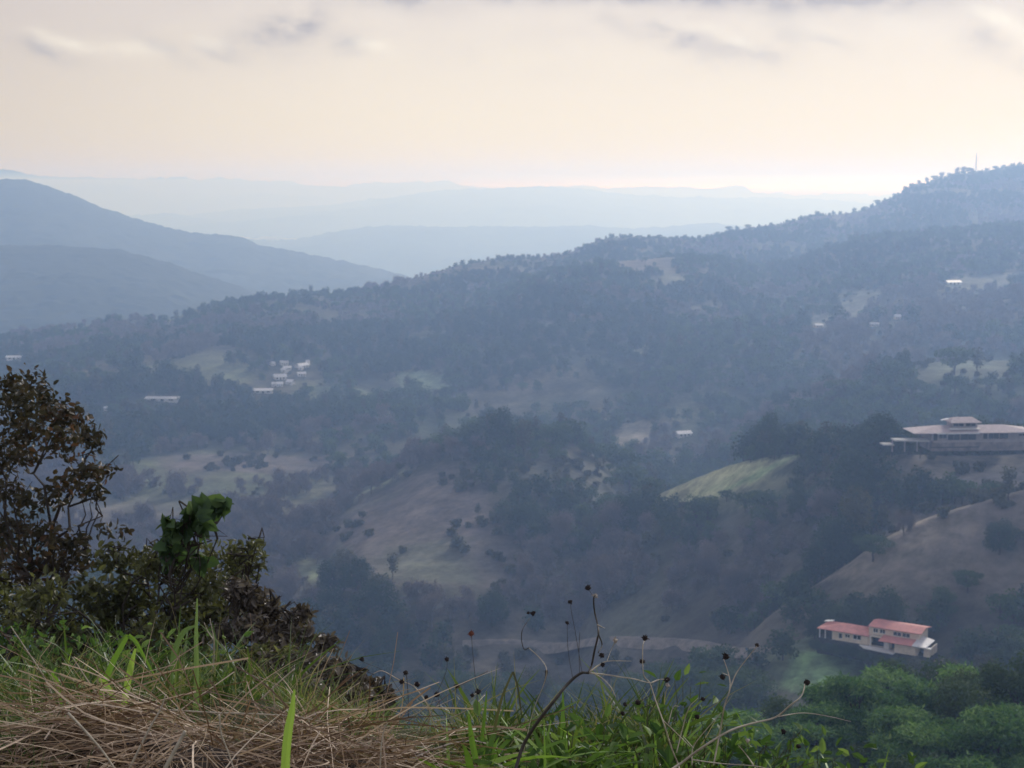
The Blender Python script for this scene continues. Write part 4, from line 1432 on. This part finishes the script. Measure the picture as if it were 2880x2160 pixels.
# russet tree at the left edge
tree_c = [(-60, 880, 85), (20, 835, 50), (60, 830, 45), (40, 880, 62), (95, 860, 48), (120, 900, 58), (165, 905, 42), (60, 930, 70), (140, 955, 52), (195, 935, 32),
          (205, 955, 28), (10, 975, 52), (50, 985, 42), (-40, 1000, 70), (185, 1015, 46), (225, 1020, 26), (250, 1013, 12), (150, 1050, 46), (200, 1060, 36), (110, 1070, 40), (20, 1060, 46), (60, 1080, 40),
          (30, 1140, 52), (90, 1150, 52), (150, 1175, 52), (180, 1200, 34), (60, 1210, 60), (130, 1225, 56), (225, 1145, 22), (262, 1146, 18), (-20, 1180, 80), (10, 1250, 60)]
plant('tree', 'dark tree with russet leaf tips at the left edge of the picture', 'tree', S(70, 1530, 11.2), sheet_clumps(tree_c, 11.6, .35), [5600], .056, 'leaf_rust', .045, .62, LEAF, .3, .25, .9, .2, twigs=4, limbs=.42)
# big dark bush
bush_c = [(x + rg.normal() * 14, y + rg.normal() * 10, 50 + 14 * rg.random()) for x, y in
          [(20, 1300), (90, 1290), (160, 1285), (230, 1270), (290, 1235), (340, 1215), (400, 1215), (450, 1205), (500, 1205), (240, 1215), (60, 1350), (140, 1345), (220, 1335), (300, 1300), (370, 1290), (440, 1280),
           (500, 1270), (530, 1245), (100, 1400), (180, 1400), (260, 1390), (330, 1365), (400, 1355), (460, 1340), (300, 1430), (380, 1425), (440, 1410), (220, 1450), (150, 1455), (490, 1320), (-40, 1330), (-60, 1250)]]
plant('bush', 'large dark olive bush filling the left foreground', 'bush', S(270, 1600, 9.2), sheet_clumps(bush_c, 9.6, .4, 1.0), [9500], .052, 'leaf_bush', .03, .55, LEAF, .3, .3, .9, .2, ('foliage', 'stems'), 5, stems=6)
plant('bush', 'upright olive tuft at the right shoulder of the large dark bush', 'bush', S(520, 1420, 9.2), sheet_clumps([(545, 1185, 26), (520, 1205, 28), (560, 1180, 18, 1.4), (500, 1215, 24)], 9.2, .1), [9000], .05, 'leaf_bush', .012, .4, LEAF, .2, .2, .9, 0, ('foliage', 'stems'), 6, stems=2)
# climbing vine with broad green leaves
vine_c = [(478, 1080, 17), (465, 1100, 18), (450, 1110, 17), (430, 1105, 20), (410, 1115, 22), (440, 1135, 22), (400, 1140, 24), (420, 1130, 20), (378, 1145, 24), (365, 1165, 20), (385, 1170, 20), (360, 1130, 15), (365, 1190, 16),
          (400, 1205, 22), (430, 1205, 22), (370, 1215, 22)]
plant('vine', 'bright green broad leaved vine leaning above the large bush', 'vine', S(375, 1420, 9.0), sheet_clumps(vine_c, 8.95, .10), 11, .082, 'leaf_vine', .014, .85, HEART, .25, .4, .7, .35, ('foliage', 'stems'), 2)
# brown shrubs at the right of the bush
bs1 = [(x + rg.normal() * 10, y + rg.normal() * 8, r_ * (.7 + .5 * rg.random()), .6) for x, y, r_ in [(500, 1300, 40), (540, 1290, 40), (560, 1320, 42), (600, 1335, 42), (580, 1365, 46), (630, 1355, 38), (650, 1380, 34), (690, 1385, 26), (620, 1390, 40), (540, 1350, 46), (500, 1370, 50), (670, 1410, 28), (560, 1400, 44), (600, 1310, 24), (650, 1335, 22), (700, 1372, 18), (520, 1275, 28)]]
plant('bush', 'brown dry leaved bush sloping down beside the large dark bush', 'bush', S(560, 1560, 8.6), sheet_clumps(bs1, 8.8, .25), [34000], .05, 'leaf_brown', .022, .5, LEAF, .3, .2, 1., .1, ('foliage', 'stems'), 6, stems=4)
bs2 = [(600, 1430, 40), (650, 1440, 44), (700, 1445, 40), (740, 1450, 36), (720, 1480, 44), (770, 1475, 38), (810, 1490, 30), (660, 1490, 48), (600, 1490, 48), (780, 1510, 40), (840, 1505, 22), (720, 1520, 46), (540, 1470, 44), (560, 1520, 50), (640, 1530, 50), (830, 1535, 34)]
plant('bush', 'low grey brown bush at the foot of the slope, left of the dry weeds', 'bush', S(690, 1600, 6.8), sheet_clumps(bs2, 6.9, .25), [52000], .038, 'leaf_brown', .016, .5, LEAF, .3, .2, 1., .1, ('foliage', 'stems'), 6, stems=5)
bs3 = [(560, 1420, 40), (520, 1440, 42), (470, 1440, 46), (620, 1415, 30), (580, 1455, 40)]
plant('bush', 'small green bush in front of the brown one', 'bush', S(530, 1560, 7.3), sheet_clumps(bs3, 7.5, .15), [26000], .042, 'leaf_bush', .014, .5, LEAF, .3, .2, 1., .1, ('foliage', 'stems'), 4, stems=3)
lw = [(20, 1375, 34), (50, 1390, 32), (10, 1410, 36), (60, 1425, 30), (30, 1450, 34), (-30, 1400, 50)]
plant('weed', 'fresh green leafy weed at the left edge below the russet tree', 'weed', S(20, 1580, 6.5), sheet_clumps(lw, 6.7, .1), [9000], .045, 'leaf_weed', .012, .6, LEAF, .45, .3, .8, .1, ('foliage', 'stems'), 3, stems=3)

# ---- straw heap
TOPX = np.array([-600, 0, 60, 130, 250, 400, 620, 700, 800, 900, 980, 1080]); TOPY = np.array([1575, 1572, 1565, 1556, 1540, 1548, 1556, 1570, 1596, 1630, 1660, 1730]) + 52


def heap(x, y):
    px = 1106 + x / np.maximum(y, .1) * F * K
    sl = -(np.interp(px, TOPX, TOPY) - HORIZON * K) / (F * K)
    top = sl * 3.75
    b = -1.66
    g = np.clip((y - 2.7) / 1.05, 0, 1); g = np.sqrt(np.clip(1 - (1 - g) ** 2, 0, 1))
    z = np.where(y < 3.75, b + (top - b) * g, np.maximum(top - .55 * (y - 3.75), b - .2))
    return z + .05 * fbm(x * 4, y * 4, 3, 71) * np.clip(g, 0, 1) - .03


xx, yy = np.meshgrid(np.linspace(-1.9, -.02, 150), np.linspace(2.7, 4.75, 130))
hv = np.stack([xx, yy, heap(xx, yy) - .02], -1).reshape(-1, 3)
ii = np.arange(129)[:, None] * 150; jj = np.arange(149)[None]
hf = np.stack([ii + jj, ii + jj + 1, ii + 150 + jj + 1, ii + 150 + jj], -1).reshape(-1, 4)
n = 8200
y0 = 2.8 + 1.75 * rg.random(n); x0 = (-.36 + .36 * rg.random(n)) * y0
x0 = np.where(rg.random(n) < .1, x0 - .1, x0)
gap = fbm(x0 * 3.2, y0 * 4.5, 2, 95)
kg = (gap > -.04) | (rg.random(n) < .16)
x0, y0 = x0[kg], y0[kg]; n = len(x0)
ang = 6.0 * vnoise(x0 * 2.2, y0 * 2.2, 91) + rg.normal(size=n) * .45
front = y0 < 3.6
dx = np.cos(ang); dy = np.sin(ang) * .6
e = .02
gx = (heap(x0 + e, y0) - heap(x0 - e, y0)) / (2 * e); gy = (heap(x0, y0 + e) - heap(x0, y0 - e)) / (2 * e)
d = np.stack([dx, dy, gx * dx + gy * dy], -1)
down = np.stack([.25 * rg.normal(size=n), -np.ones(n) * .5, -np.maximum(gy, .3)], -1)
hang = (front & (rg.random(n) < np.where(y0 < 3.5, .82, .5)))[:, None]
d = unit(np.where(hang, down + .35 * rg.normal(size=(n, 3)), d + .22 * rg.normal(size=(n, 3)) + [0, 0, .04]))
P0 = np.stack([x0, y0, heap(x0, y0) - .02 + .08 * rg.random(n)], -1)
sv, sf, st = strips(rg, P0, d, .10 + .34 * rg.random(n) ** 1.4, .0016 + .0034 * rg.random(n) ** 2, np.stack([.25 * rg.normal(size=n), .2 * rg.normal(size=n), -.22 * rg.random(n)], -1), 5, taper=False,
                  curl=.05 * rg.normal(size=(n, 3)))
n2 = 260
y0 = 3.1 + 1.3 * rg.random(n2); x0 = (-.35 + .31 * rg.random(n2)) * y0
P0 = np.stack([x0, y0, heap(x0, y0) + .02], -1)
d = unit(np.stack([rg.normal(size=n2) * .8, rg.normal(size=n2) * .4, .25 + .5 * rg.random(n2)], -1))
wv_, wf, wt = strips(rg, P0, d, .12 + .25 * rg.random(n2), .002 + .0025 * rg.random(n2), np.stack([.3 * rg.normal(size=n2), .2 * rg.normal(size=n2), -.4 * rg.random(n2)], -1), 6, taper=True)
V = np.concatenate([hv, sv, wv_]); o1 = len(hv); o2 = o1 + len(sv)
me = make_mesh('straw', V, [hf, np.concatenate([sf + o1, wf + o2])], [M['straw_shade'], M['straw']], np.concatenate([np.zeros(len(hf)), np.ones(len(sf) + len(wf))]),
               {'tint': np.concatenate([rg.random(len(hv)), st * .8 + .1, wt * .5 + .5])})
tag(link('straw', me), kind='stuff')

# ---- grass of the bank
gV, gF, gT = [], [], []; off = 0


def add_grass(n, xr, yr, hr, wr, tint=(0, .8), lean=.45, minz=None):
    global off
    y = yr[0] + (yr[1] - yr[0]) * rg.random(n)
    px = xr[0] + (xr[1] - xr[0]) * rg.random(n)
    x = (px - 1106) / (F * K) * y
    cl = fbm(x * 2.2, y * 2.2, 2, 15)
    k = cl > -.22 + .1 * rg.random(n)
    x, y, cl = x[k], y[k], cl[k]; m_ = len(x)
    z = np.maximum(bank(x, y), np.where((x > -1.9) & (x < 0) & (y < 4.7) & (y > 2.7), heap(x, y), -9)) - .02
    a = rg.random(m_) * 6.28
    ln = lean * rg.random(m_)
    d = unit(np.stack([np.cos(a) * ln, np.sin(a) * ln, np.ones(m_)], -1))
    h = (hr[0] + (hr[1] - hr[0]) * rg.random(m_) ** 1.6) * np.clip(1 + .7 * cl, .5, 1.2)
    b = np.stack([np.cos(a), np.sin(a), -np.ones(m_) * .6], -1) * (.15 + .6 * rg.random(m_) ** 2)[:, None]
    side = np.stack([np.cos(a), np.sin(a), np.zeros(m_)], -1) + .5 * rg.normal(size=(m_, 3))
    V, Fc, t = strips(rg, np.stack([x, y, z], -1), d, h, wr[0] + (wr[1] - wr[0]) * rg.random(m_) ** 2, b, 5, side)
    gV.append(V); gF.append(Fc + off); gT.append(tint[0] + (tint[1] - tint[0]) * t); off += len(V)


add_grass(3400, (-120, 560), (4.6, 8.5), (.05, .17), (.003, .008), (0, .8), .8)
add_grass(900, (-120, 620), (4.6, 8.0), (.16, .38), (.006, .018), (0, .6), .7)
add_grass(900, (-120, 700), (4.4, 8.0), (.12, .36), (.002, .005), (.86, 1), .9)
add_grass(3000, (350, 950), (4.4, 7.5), (.04, .15), (.003, .007), (.3, 1), .8)
add_grass(900, (-60, 380), (4.2, 5.2), (.08, .24), (.004, .012), (.15, 1), .8)
add_grass(500, (-150, 140), (3.1, 4.4), (.08, .2), (.003, .009), (.1, .8), .8)
add_grass(1800, (560, 1120), (3.6, 5.0), (.05, .18), (.003, .006), (.55, 1), .9)
add_grass(3800, (1000, 1750), (3.7, 6.0), (.10, .28), (.004, .010), (0, .85), .6)
add_grass(700, (1000, 1700), (3.6, 5.0), (.16, .34), (.010, .022), (0, .7), .6)
add_grass(1300, (950, 1750), (4.0, 6.0), (.12, .34), (.003, .005), (.86, 1), .8)
add_grass(900, (1650, 2300), (4.0, 5.5), (.05, .16), (.003, .008), (0, .8))
me = make_mesh('grass', np.concatenate(gV), [np.concatenate(gF)], [M['grass']], None, {'tint': np.concatenate(gT)})
tag(link('grass', me), kind='stuff')


# ---- single broad blades and leafy clumps
def ribbon(pts, widths, D, flat=(0, -1, .25)):
    """one long blade through sheet points; widths in sheet px"""
    P = spline([S(p[0], p[1], D + (p[2] if len(p) > 2 else 0)) for p in pts], 5)
    wv = np.interp(np.linspace(0, 1, len(P)), np.linspace(0, 1, len(widths)), widths) * D / (F * K) * .5
    T = unit(np.gradient(P, axis=0)); sd_ = unit(np.cross(T, np.array(flat, float)))
    fold = unit(np.cross(sd_, T)) * wv[:, None] * .35
    V = np.stack([P - sd_ * wv[:, None] + fold, P, P + sd_ * wv[:, None] + fold], 1).reshape(-1, 3)
    i = np.arange(len(P) - 1) * 3
    Fq = np.concatenate([np.stack([i, i + 1, i + 4, i + 3], -1), np.stack([i + 1, i + 2, i + 5, i + 4], -1)])
    return V, Fq


def c1(*p): return [(a / 3.0, 1106 + b / 3.0, *c) for a, b, *c in p]
def c2(*p): return [(737.3 + a / 3.0, 1106 + b / 3.0, *c) for a, b, *c in p]
def c3(*p): return [(1474.6 + a / 3.0, 1106 + b / 3.0, *c) for a, b, *c in p]


def blade_thing(label, blades, D, mat='blade', group=None):
    b0 = S(blades[0][0][0][0], blades[0][0][0][1], D)
    m = MB()
    for pts, wd in blades:
        V, Fq = ribbon(pts, wd, D)
        m.add(V - b0, Fq, np.full(len(V), rg.random()))
    o = m.build('grass_blade', M[mat])
    o.location = b0
    tag(o, label, 'grass blade', group)
    return o


blade_thing('tall green blade bent over sharply in front of the dark bush', [(c1((640, 1240), (690, 1080), (740, 960), (790, 870), (832, 797)), (14, 14, 13, 11, 8)), (c1((832, 797), (880, 840), (930, 930), (980, 1020), (1030, 1092)), (9, 9, 7, 4, 1))], 4.2)
blade_thing('short broad green blade beside the sharply bent one', [(c1((800, 1290), (825, 1130), (850, 1000), (878, 885)), (13, 15, 14, 5))], 4.15)
blade_thing('upright dark green blade in front of the brown bush', [(c1((1270, 1300), (1275, 1050), (1272, 800), (1278, 560)), (13, 12, 9, 3))], 4.5, 'leaf_vine')
blade_thing('dark curled leaf blade left of the upright one', [(c1((1110, 1150), (1128, 920), (1190, 780), (1262, 738)), (6, 13, 12, 5))], 4.6, 'leaf_vine')
blade_thing('small folded pale green blade at the left grass edge', [(c1((400, 1260), (370, 1100), (340, 1060), (365, 1010)), (5, 10, 9, 3))], 4.2)
blade_thing('pale blue green blade folding down beside the straw', [(c1((640, 1080), (690, 1120), (730, 1190), (765, 1290)), (7, 12, 10, 3))], 4.1)
blade_thing('thick bright green blade standing alone in front of the straw heap', [(c1((1848, 1750), (1855, 1560), (1872, 1400), (1892, 1290), (1908, 1150)), (20, 20, 19, 15, 4))], 3.0)
blade_thing('dark bent stem like blade left of the branching dry weed', [(c2((990, 1420), (1030, 1240), (1065, 1140), (1112, 1035)), (7, 6, 5, 4)), (c2((1112, 1035), (1140, 1120), (1155, 1220), (1170, 1330)), (5, 4, 4, 2))], 3.6, 'leaf_bush')
blade_thing('slim yellow green blade at the left end of the right grass clump', [(c2((870, 1600), (850, 1500), (835, 1400), (820, 1290)), (14, 14, 9, 2))], 3.4)
blade_thing('slim dark blade rising straight from the right grass clump', [(c2((910, 1480), (925, 1350), (935, 1250), (942, 1160)), (8, 7, 5, 2))], 3.5)


def leaf_clump(label, cx, cy, D, n, h, wd, spreadx, cat='weed', leafy=0):
    """clump of broad blades fanning from one root"""
    root = S(cx, cy, D)
    e_ = empty('weed', root); tag(e_, label, cat)
    P0 = rg.normal(size=(n, 3)) * [spreadx * .4, .06, 0]
    a = rg.random(n) * 6.28
    ln = .15 + .75 * rg.random(n)
    d = unit(np.stack([np.cos(a) * ln, np.sin(a) * ln * .8, np.ones(n)], -1))
    b = np.stack([np.cos(a), np.sin(a), -np.ones(n)], -1) * (.1 + .5 * rg.random(n))[:, None]
    side = np.stack([np.cos(a), np.sin(a), np.zeros(n)], -1) + .35 * rg.normal(size=(n, 3))
    V, Fc, t = strips(rg, P0, d, h * (.5 + .5 * rg.random(n)), wd * (.4 + .6 * rg.random(n)), b, 7, side)
    link('blades', make_mesh('blades', V, [Fc], [M['blade']], None, {'tint': t}), e_)
    if leafy:
        P = (rg.random((leafy, 3)) + rg.random((leafy, 3)) - 1) * [spreadx * 1.5, .16, h * .5] + [0, 0, h * .45]
        N = unit(rg.normal(size=(leafy, 3)) + [0, -.5, .8])
        V, Fc, t = leaves(P, N, .022 + .034 * rg.random(leafy), .5, LEAF, rg, .1)
        link('foliage', make_mesh('foliage', V, [Fc], [M['leaf_weed']], None, {'tint': t}), e_)
        m = MB()
        for q in P[::3]:
            m.tube(curve((q[0] * .3, q[1] * .3, 0), q, 0, 5, .008, rg), np.linspace(.003, .001, 5), 3)
        m.build('stems', M['leaf_bush'], e_)


leaf_clump('broad bladed green clump right of the straw heap', 1045, 1735, 3.7, 30, .34, .026, .12)
leaf_clump('green clump under the main stem of the branching dry weed', 1150, 1740, 3.8, 26, .30, .022, .13, leafy=30)
leaf_clump('lush green clump right of the main dry stem', 1235, 1725, 3.8, 34, .30, .026, .14, leafy=40)
leaf_clump('green clump in the middle of the right grass', 1345, 1725, 3.9, 26, .26, .016, .14, leafy=40)
leaf_clump('yellow green clump near the arching pale stem', 1430, 1715, 3.8, 26, .24, .018, .12, leafy=50)
leaf_clump('leafy weed under the forked pale stems', 1520, 1700, 4.0, 14, .26, .010, .13, leafy=70)
leaf_clump('small leafy weed left of the forked pale stems', 1470, 1640, 4.6, 10, .28, .008, .12, leafy=70)
leaf_clump('low weed at the right end of the grass', 1640, 1735, 4.0, 16, .22, .012, .14, leafy=90)
leaf_clump('sparse low weed close to the lower right corner', 1800, 1740, 4.4, 14, .24, .010, .2, leafy=90)


leaf_clump('leafy green weed left of the sharply bent blade', 140, 1500, 5.6, 10, .30, .014, .2, leafy=150)
leaf_clump('leafy weed between the two broad blades and the brown bush', 360, 1500, 5.8, 10, .30, .014, .2, leafy=150)
leaf_clump('low leafy weed just behind the middle of the straw heap', 470, 1560, 5.0, 12, .20, .010, .16, leafy=120)
leaf_clump('low leafy weed at the left end of the straw heap', 30, 1560, 5.0, 12, .24, .016, .16, leafy=110)


# ---- dry weeds with seed heads, and loose pale stalks
def seed_head(parent, p, size, mat='seed'):
    r_ = np.random.default_rng(int(abs(p[0]) * 9999) % 10007)
    m = MB()
    n_, k_ = 7, 6
    th = np.linspace(0.15, math.pi - .1, k_)
    an = np.linspace(0, 2 * math.pi, n_, endpoint=False)
    V = []
    for t_ in th:
        for a_ in an:
            q = size * (1 + .3 * r_.normal() * .6)
            V.append((q * math.sin(t_) * math.cos(a_), q * math.sin(t_) * math.sin(a_), q * .85 * math.cos(t_)))
    Fq = [(i * n_ + j, i * n_ + (j + 1) % n_, (i + 1) * n_ + (j + 1) % n_, (i + 1) * n_ + j) for i in range(k_ - 1) for j in range(n_)]
    m.add(np.array(V), Fq); m.F.setdefault(n_, []).append(np.array([list(range(n_))[::-1], [(k_ - 1) * n_ + j for j in range(n_)]]))
    for _ in range(9):                      # ragged bracts
        d_ = unit(r_.normal(size=3)); m.tube([d_ * size * .7, d_ * size * (1.25 + .5 * r_.random())], [size * .22, size * .04], 3)
    o = m.build('seed_head', M[mat], parent)
    o.location = p
    return o


def dry_weed(label, stems, heads, D, mat='stalk', group=None, cat='dry weed'):
    root = S(*stems[0][0][0][:2], D)
    e_ = empty('dry_weed', root); tag(e_, label, cat, group)
    for pts, w0, w1, *mm in stems:
        P = spline([S(p[0], p[1], D + (p[2] if len(p) > 2 else .03 * math.sin(i * 1.7))) for i, p in enumerate(pts)], 5)
        wv = np.linspace(w0, w1, len(P)) * D / (F * K) * .5
        m = MB(); m.tube(P - root, wv, 6)
        m.build('stem', M[mm[0] if mm else mat], e_, True)
    for hx, hy, sz, *mm in heads:
        seed_head(e_, S(hx, hy, D) - root, sz * D / (F * K) * .42, mm[0] if mm else 'seed')
    return e_


dry_weed('branching dark dry weed with seed heads in the middle of the picture', [
    (c2((1120, 1700), (1180, 1510), (1280, 1350), (1390, 1210), (1470, 1110), (1550, 1045), (1600, 1043)), 9, 6, 'stalk_dark'),
    (c2((1600, 1043), (1622, 990), (1640, 900), (1665, 790), (1660, 730), (1640, 640), (1635, 560), (1645, 540)), 5, 3, 'stalk_dark'),
    (c2((1665, 790), (1690, 860), (1665, 910)), 3, 2.5, 'stalk_dark'),
    (c2((1600, 1043), (1700, 1052), (1800, 1068), (1890, 1080), (2000, 1106), (2060, 1085)), 4, 2),
    (c2((1610, 1036), (1680, 985), (1740, 965), (1880, 966)), 4, 1.5),
    (c2((1640, 1048), (1700, 1085), (1750, 1140), (1780, 1200)), 3, 1.5),
    (c2((1545, 1050), (1540, 900), (1545, 780)), 1.6, 1, 'stalk_dark'),
    (c2((1640, 560), (1615, 520), (1600, 495)), 1.6, 1.2, 'stalk_dark'),
    (c2((1660, 730), (1690, 745), (1708, 752)), 2.5, 1.5),
    (c2((1560, 1040), (1520, 800), (1490, 640), (1487, 590)), 1.3, 1, 'stalk_dark'),
    (c2((1500, 1085), (1470, 900), (1463, 730)), 1.3, 1, 'stalk_dark'),
    (c2((1720, 970), (1750, 890), (1775, 835)), 1.6, 1.2)],
    [(1270, 1270, 15), (1286, 1287, 13, 'seed_pale'), (1232, 1300, 12), (1225, 1345, 10), (1328, 1383, 13, 'seed_pale'), (1300, 1415, 14), (1302, 1436, 12)], 3.45)
dry_weed('pale dry weed with drooping seed heads right of the dark branching one', [
    (c2((2200, 1700), (2180, 1630), (2140, 1530), (2090, 1370), (2040, 1230), (2000, 1110), (1958, 1050), (1953, 880), (1965, 830)), 4, 1.8),
    (c2((2000, 1110), (2060, 1085), (2110, 1085)), 2.5, 1.5), (c2((1958, 1000), (1948, 960)), 1.5, 1.2),
    (c2((2080, 1345), (2180, 1440), (2260, 1520)), 2.5, 1.5), (c2((2120, 1370), (2150, 1265), (2190, 1260)), 2.5, 1.2),
    (c2((2060, 1290), (1960, 1240), (1925, 1240)), 1.6, 1.2, 'stalk_dark'), (c2((2020, 1180), (1900, 1240), (1840, 1250)), 1.4, 1, 'stalk_dark'), (c2((2040, 1240), (1880, 1290), (1825, 1305)), 1.4, 1, 'stalk_dark')],
    [(1393, 1378, 16), (1387, 1428, 13), (1440, 1468, 15), (1442, 1480, 11, 'seed_pale'), (1378, 1517, 15), (1350, 1521, 11), (1345, 1541, 12)], 3.6)
dry_weed('forked pale dry weed with two dark seed heads', [
    (c3((200, 1640), (240, 1435), (270, 1260), (305, 1150), (300, 1060), (265, 950)), 4, 2), (c3((305, 1150), (350, 1040), (440, 920), (480, 870)), 3, 1.5), (c3((297, 1060), (260, 1043)), 2.5, 1.5)],
    [(1568, 1418, 18), (1561, 1462, 15), (1635, 1393, 11)], 3.5)
dry_weed('long pale stem arching to the right with one dark seed head at its tip', [
    (c3((-120, 1700), (0, 1620), (120, 1530), (300, 1420), (450, 1370), (600, 1330), (700, 1250), (770, 1190), (795, 1105)), 6, 2.5), (c3((620, 1325), (780, 1302), (950, 1325), (1090, 1358)), 2.5, 1.2)],
    [(1743, 1474, 16)], 3.3)
dry_weed('thin greenish dry weed near the foot of the arching stem', [
    (c3((60, 1640), (70, 1520), (170, 1390), (250, 1300)), 3, 1.5), (c3((-40, 1560), (0, 1400), (40, 1270), (100, 1205)), 3, 1.5), (c3((70, 1530), (0, 1450)), 2.5, 1.5)],
    [(1506, 1548, 13), (1518, 1510, 12), (1693, 1580, 14), (1725, 1612, 14)], 3.7)
dry_weed('pale low stem reaching sideways at the bottom right', [(c3((60, 1605), (250, 1630), (460, 1645), (560, 1665)), 3, 1.5), (c3((460, 1640), (410, 1570), (360, 1510)), 3, 1.2)], [(1615, 1600, 11, 'seed_pale')], 3.2)
dry_weed('tangle of thin dry stems with dark seed heads above the right end of the straw', [
    (c2((500, 1640), (545, 1440), (575, 1300), (540, 1220), (470, 1130), (380, 1090), (270, 1030), (210, 1045)), 3, 1.8), (c2((575, 1280), (650, 1245), (730, 1208)), 2.5, 1.2),
    (c2((240, 1440), (300, 1370), (480, 1310), (560, 1255)), 2.5, 2), (c2((590, 1358), (700, 1335), (800, 1290), (880, 1235), (930, 1185)), 2.5, 1.6),
    (c2((470, 1130), (480, 1105), (510, 1110)), 2.2, 1.5), (c2((435, 1330), (432, 1180), (420, 1035)), 2, 1.5, 'stalk_dark'), (c2((840, 1190), (890, 1170)), 2, 1.4),
    (c2((640, 1260), (620, 1170)), 1.8, 1.2, 'stalk_dark'), (c2((430, 1250), (300, 1050), (140, 970)), 1.3, 1, 'stalk_dark'), (c2((560, 1290), (670, 1060), (688, 965)), 1.3, 1, 'stalk_dark'), (c2((700, 1330), (740, 1180), (748, 1140)), 1.3, 1, 'stalk_dark')],
    [(876, 1453, 13), (868, 1473, 13), (901, 1478, 15), (943, 1500, 15), (1033, 1494, 15), (1020, 1502, 11), (921, 1506, 11), (782, 1424, 13), (966, 1424, 12), (987, 1482, 14)], 4.1)
dry_weed('thin dark stem carrying one reddish seed head left of the lane', [(c2((900, 1500), (880, 1200), (850, 900), (845, 800)), 1.4, 1, 'stalk_dark')], [(1018, 1368, 15, 'seed_red')], 3.8)
dry_weed('thin curly dry stem with a hanging leaf under the lane', [
    (c2((1180, 1560), (1240, 1300), (1310, 1120), (1330, 1020), (1290, 950), (1215, 880)), 1.6, 2.4), (c2((1215, 880), (1185, 890), (1168, 830), (1175, 760), (1220, 690)), 2.4, 1.4, 'stalk_dark'), (c2((1330, 1030), (1325, 1070), (1310, 1125)), 7, 1.5, 'stalk_dark')],
    [(1151, 1325, 13), (1141, 1324, 8)], 3.7)

ST = [('pale dry stalk bending over the left grass', c1((375, 1330), (350, 1220), (280, 1060), (170, 890), (70, 740)), 5, 2, 4.6),
      ('straight pale stalk leaning left over the straw heap', c1((860, 1560), (710, 1320), (640, 1200), (560, 1080), (470, 940)), 5, 2.5, 3.9),
      ('pale stalk crossing the straw heap from lower left to upper right', c1((830, 1680), (960, 1420), (1040, 1280), (1075, 1180)), 6, 3, 3.4),
      ('upright forked whitish stalk in front of the dark bush', c1((1365, 1230), (1380, 1050), (1388, 850), (1360, 690)), 5, 2, 5.0),
      ('pale stalk slanting up over the low grey brown bush', c1((1690, 1215), (1800, 1110), (1910, 1015)), 4, 3, 4.2),
      ('short upright stalk behind the straw heap', c1((1780, 1290), (1776, 1200), (1768, 1130)), 4, 2.5, 4.0),
      ('long pale stalk lying down the front of the straw heap', c1((440, 1300), (580, 1450), (680, 1570), (760, 1690)), 6, 4, 3.15),
      ('thin stalk curving down the middle of the straw heap', c1((1420, 1310), (1435, 1440), (1480, 1560), (1520, 1680)), 5, 3, 3.2),
      ('thick pale stem lying steeply in the straw heap', c1((1060, 1680), (1130, 1550), (1200, 1420)), 10, 8, 3.1),
      ('long straw laid flat along the top of the heap', c1((1050, 1280), (1400, 1300), (1700, 1310), (1950, 1330), (2150, 1380)), 4, 3, 3.75),
      ('pale stalk bent into a hook at the right end of the straw', c2((90, 1420), (140, 1320), (185, 1250), (195, 1300)), 4, 2, 4.2),
      ('long thin stalk rising from the right end of the straw', c2((250, 1680), (260, 1500), (280, 1400), (300, 1370)), 4, 2, 3.5)]
for lab, pts, w0, w1, D in ST:
    P = spline([S(p[0], p[1], D) for p in pts], 6); b0 = P[0].copy()
    m = MB(); m.tube(P - b0, np.linspace(w0, w1, len(P)) * D / (F * K) * .5, 6)
    if 'forked' in lab:
        Q = spline([S(p[0], p[1], D) for p in c1((1386, 830), (1350, 780), (1322, 715))], 4); m.tube(Q - b0, np.linspace(3, 1.2, len(Q)) * D / (F * K) * .5, 5)
        Q = spline([S(p[0], p[1], D) for p in c1((1385, 890), (1340, 850))], 4); m.tube(Q - b0, np.linspace(2, 1, len(Q)) * D / (F * K) * .5, 5)
    o = m.build('dry_stalk', M['stalk'], None, True); o.location = b0
    tag(o, lab, 'dry stalk', 'loose dry stalks of the bank')
#@@HAZE
hb = MB().box(-13500, 13500, -300, 20000, -592, 75)
def _haze(t):
    p = t.node('ShaderNodeVolumePrincipled')
    p.inputs['Color'].default_value = C(*HAZE['color'])
    p.inputs['Absorption Color'].default_value = C(1, 1, 1)
    p.inputs['Density'].default_value = HAZE['density']
    p.inputs['Anisotropy'].default_value = HAZE['g']
    return p.outputs[0]
hm = bpy.data.materials.new('haze'); hm.use_nodes = True
_t = NT(hm.node_tree); _t.n.clear()
_o = _t.node('ShaderNodeOutputMaterial'); _t.l.new(_haze(_t), _o.inputs['Volume'])
haze = link('haze', hb.mesh('haze', hm)); haze['kind'] = 'stuff'
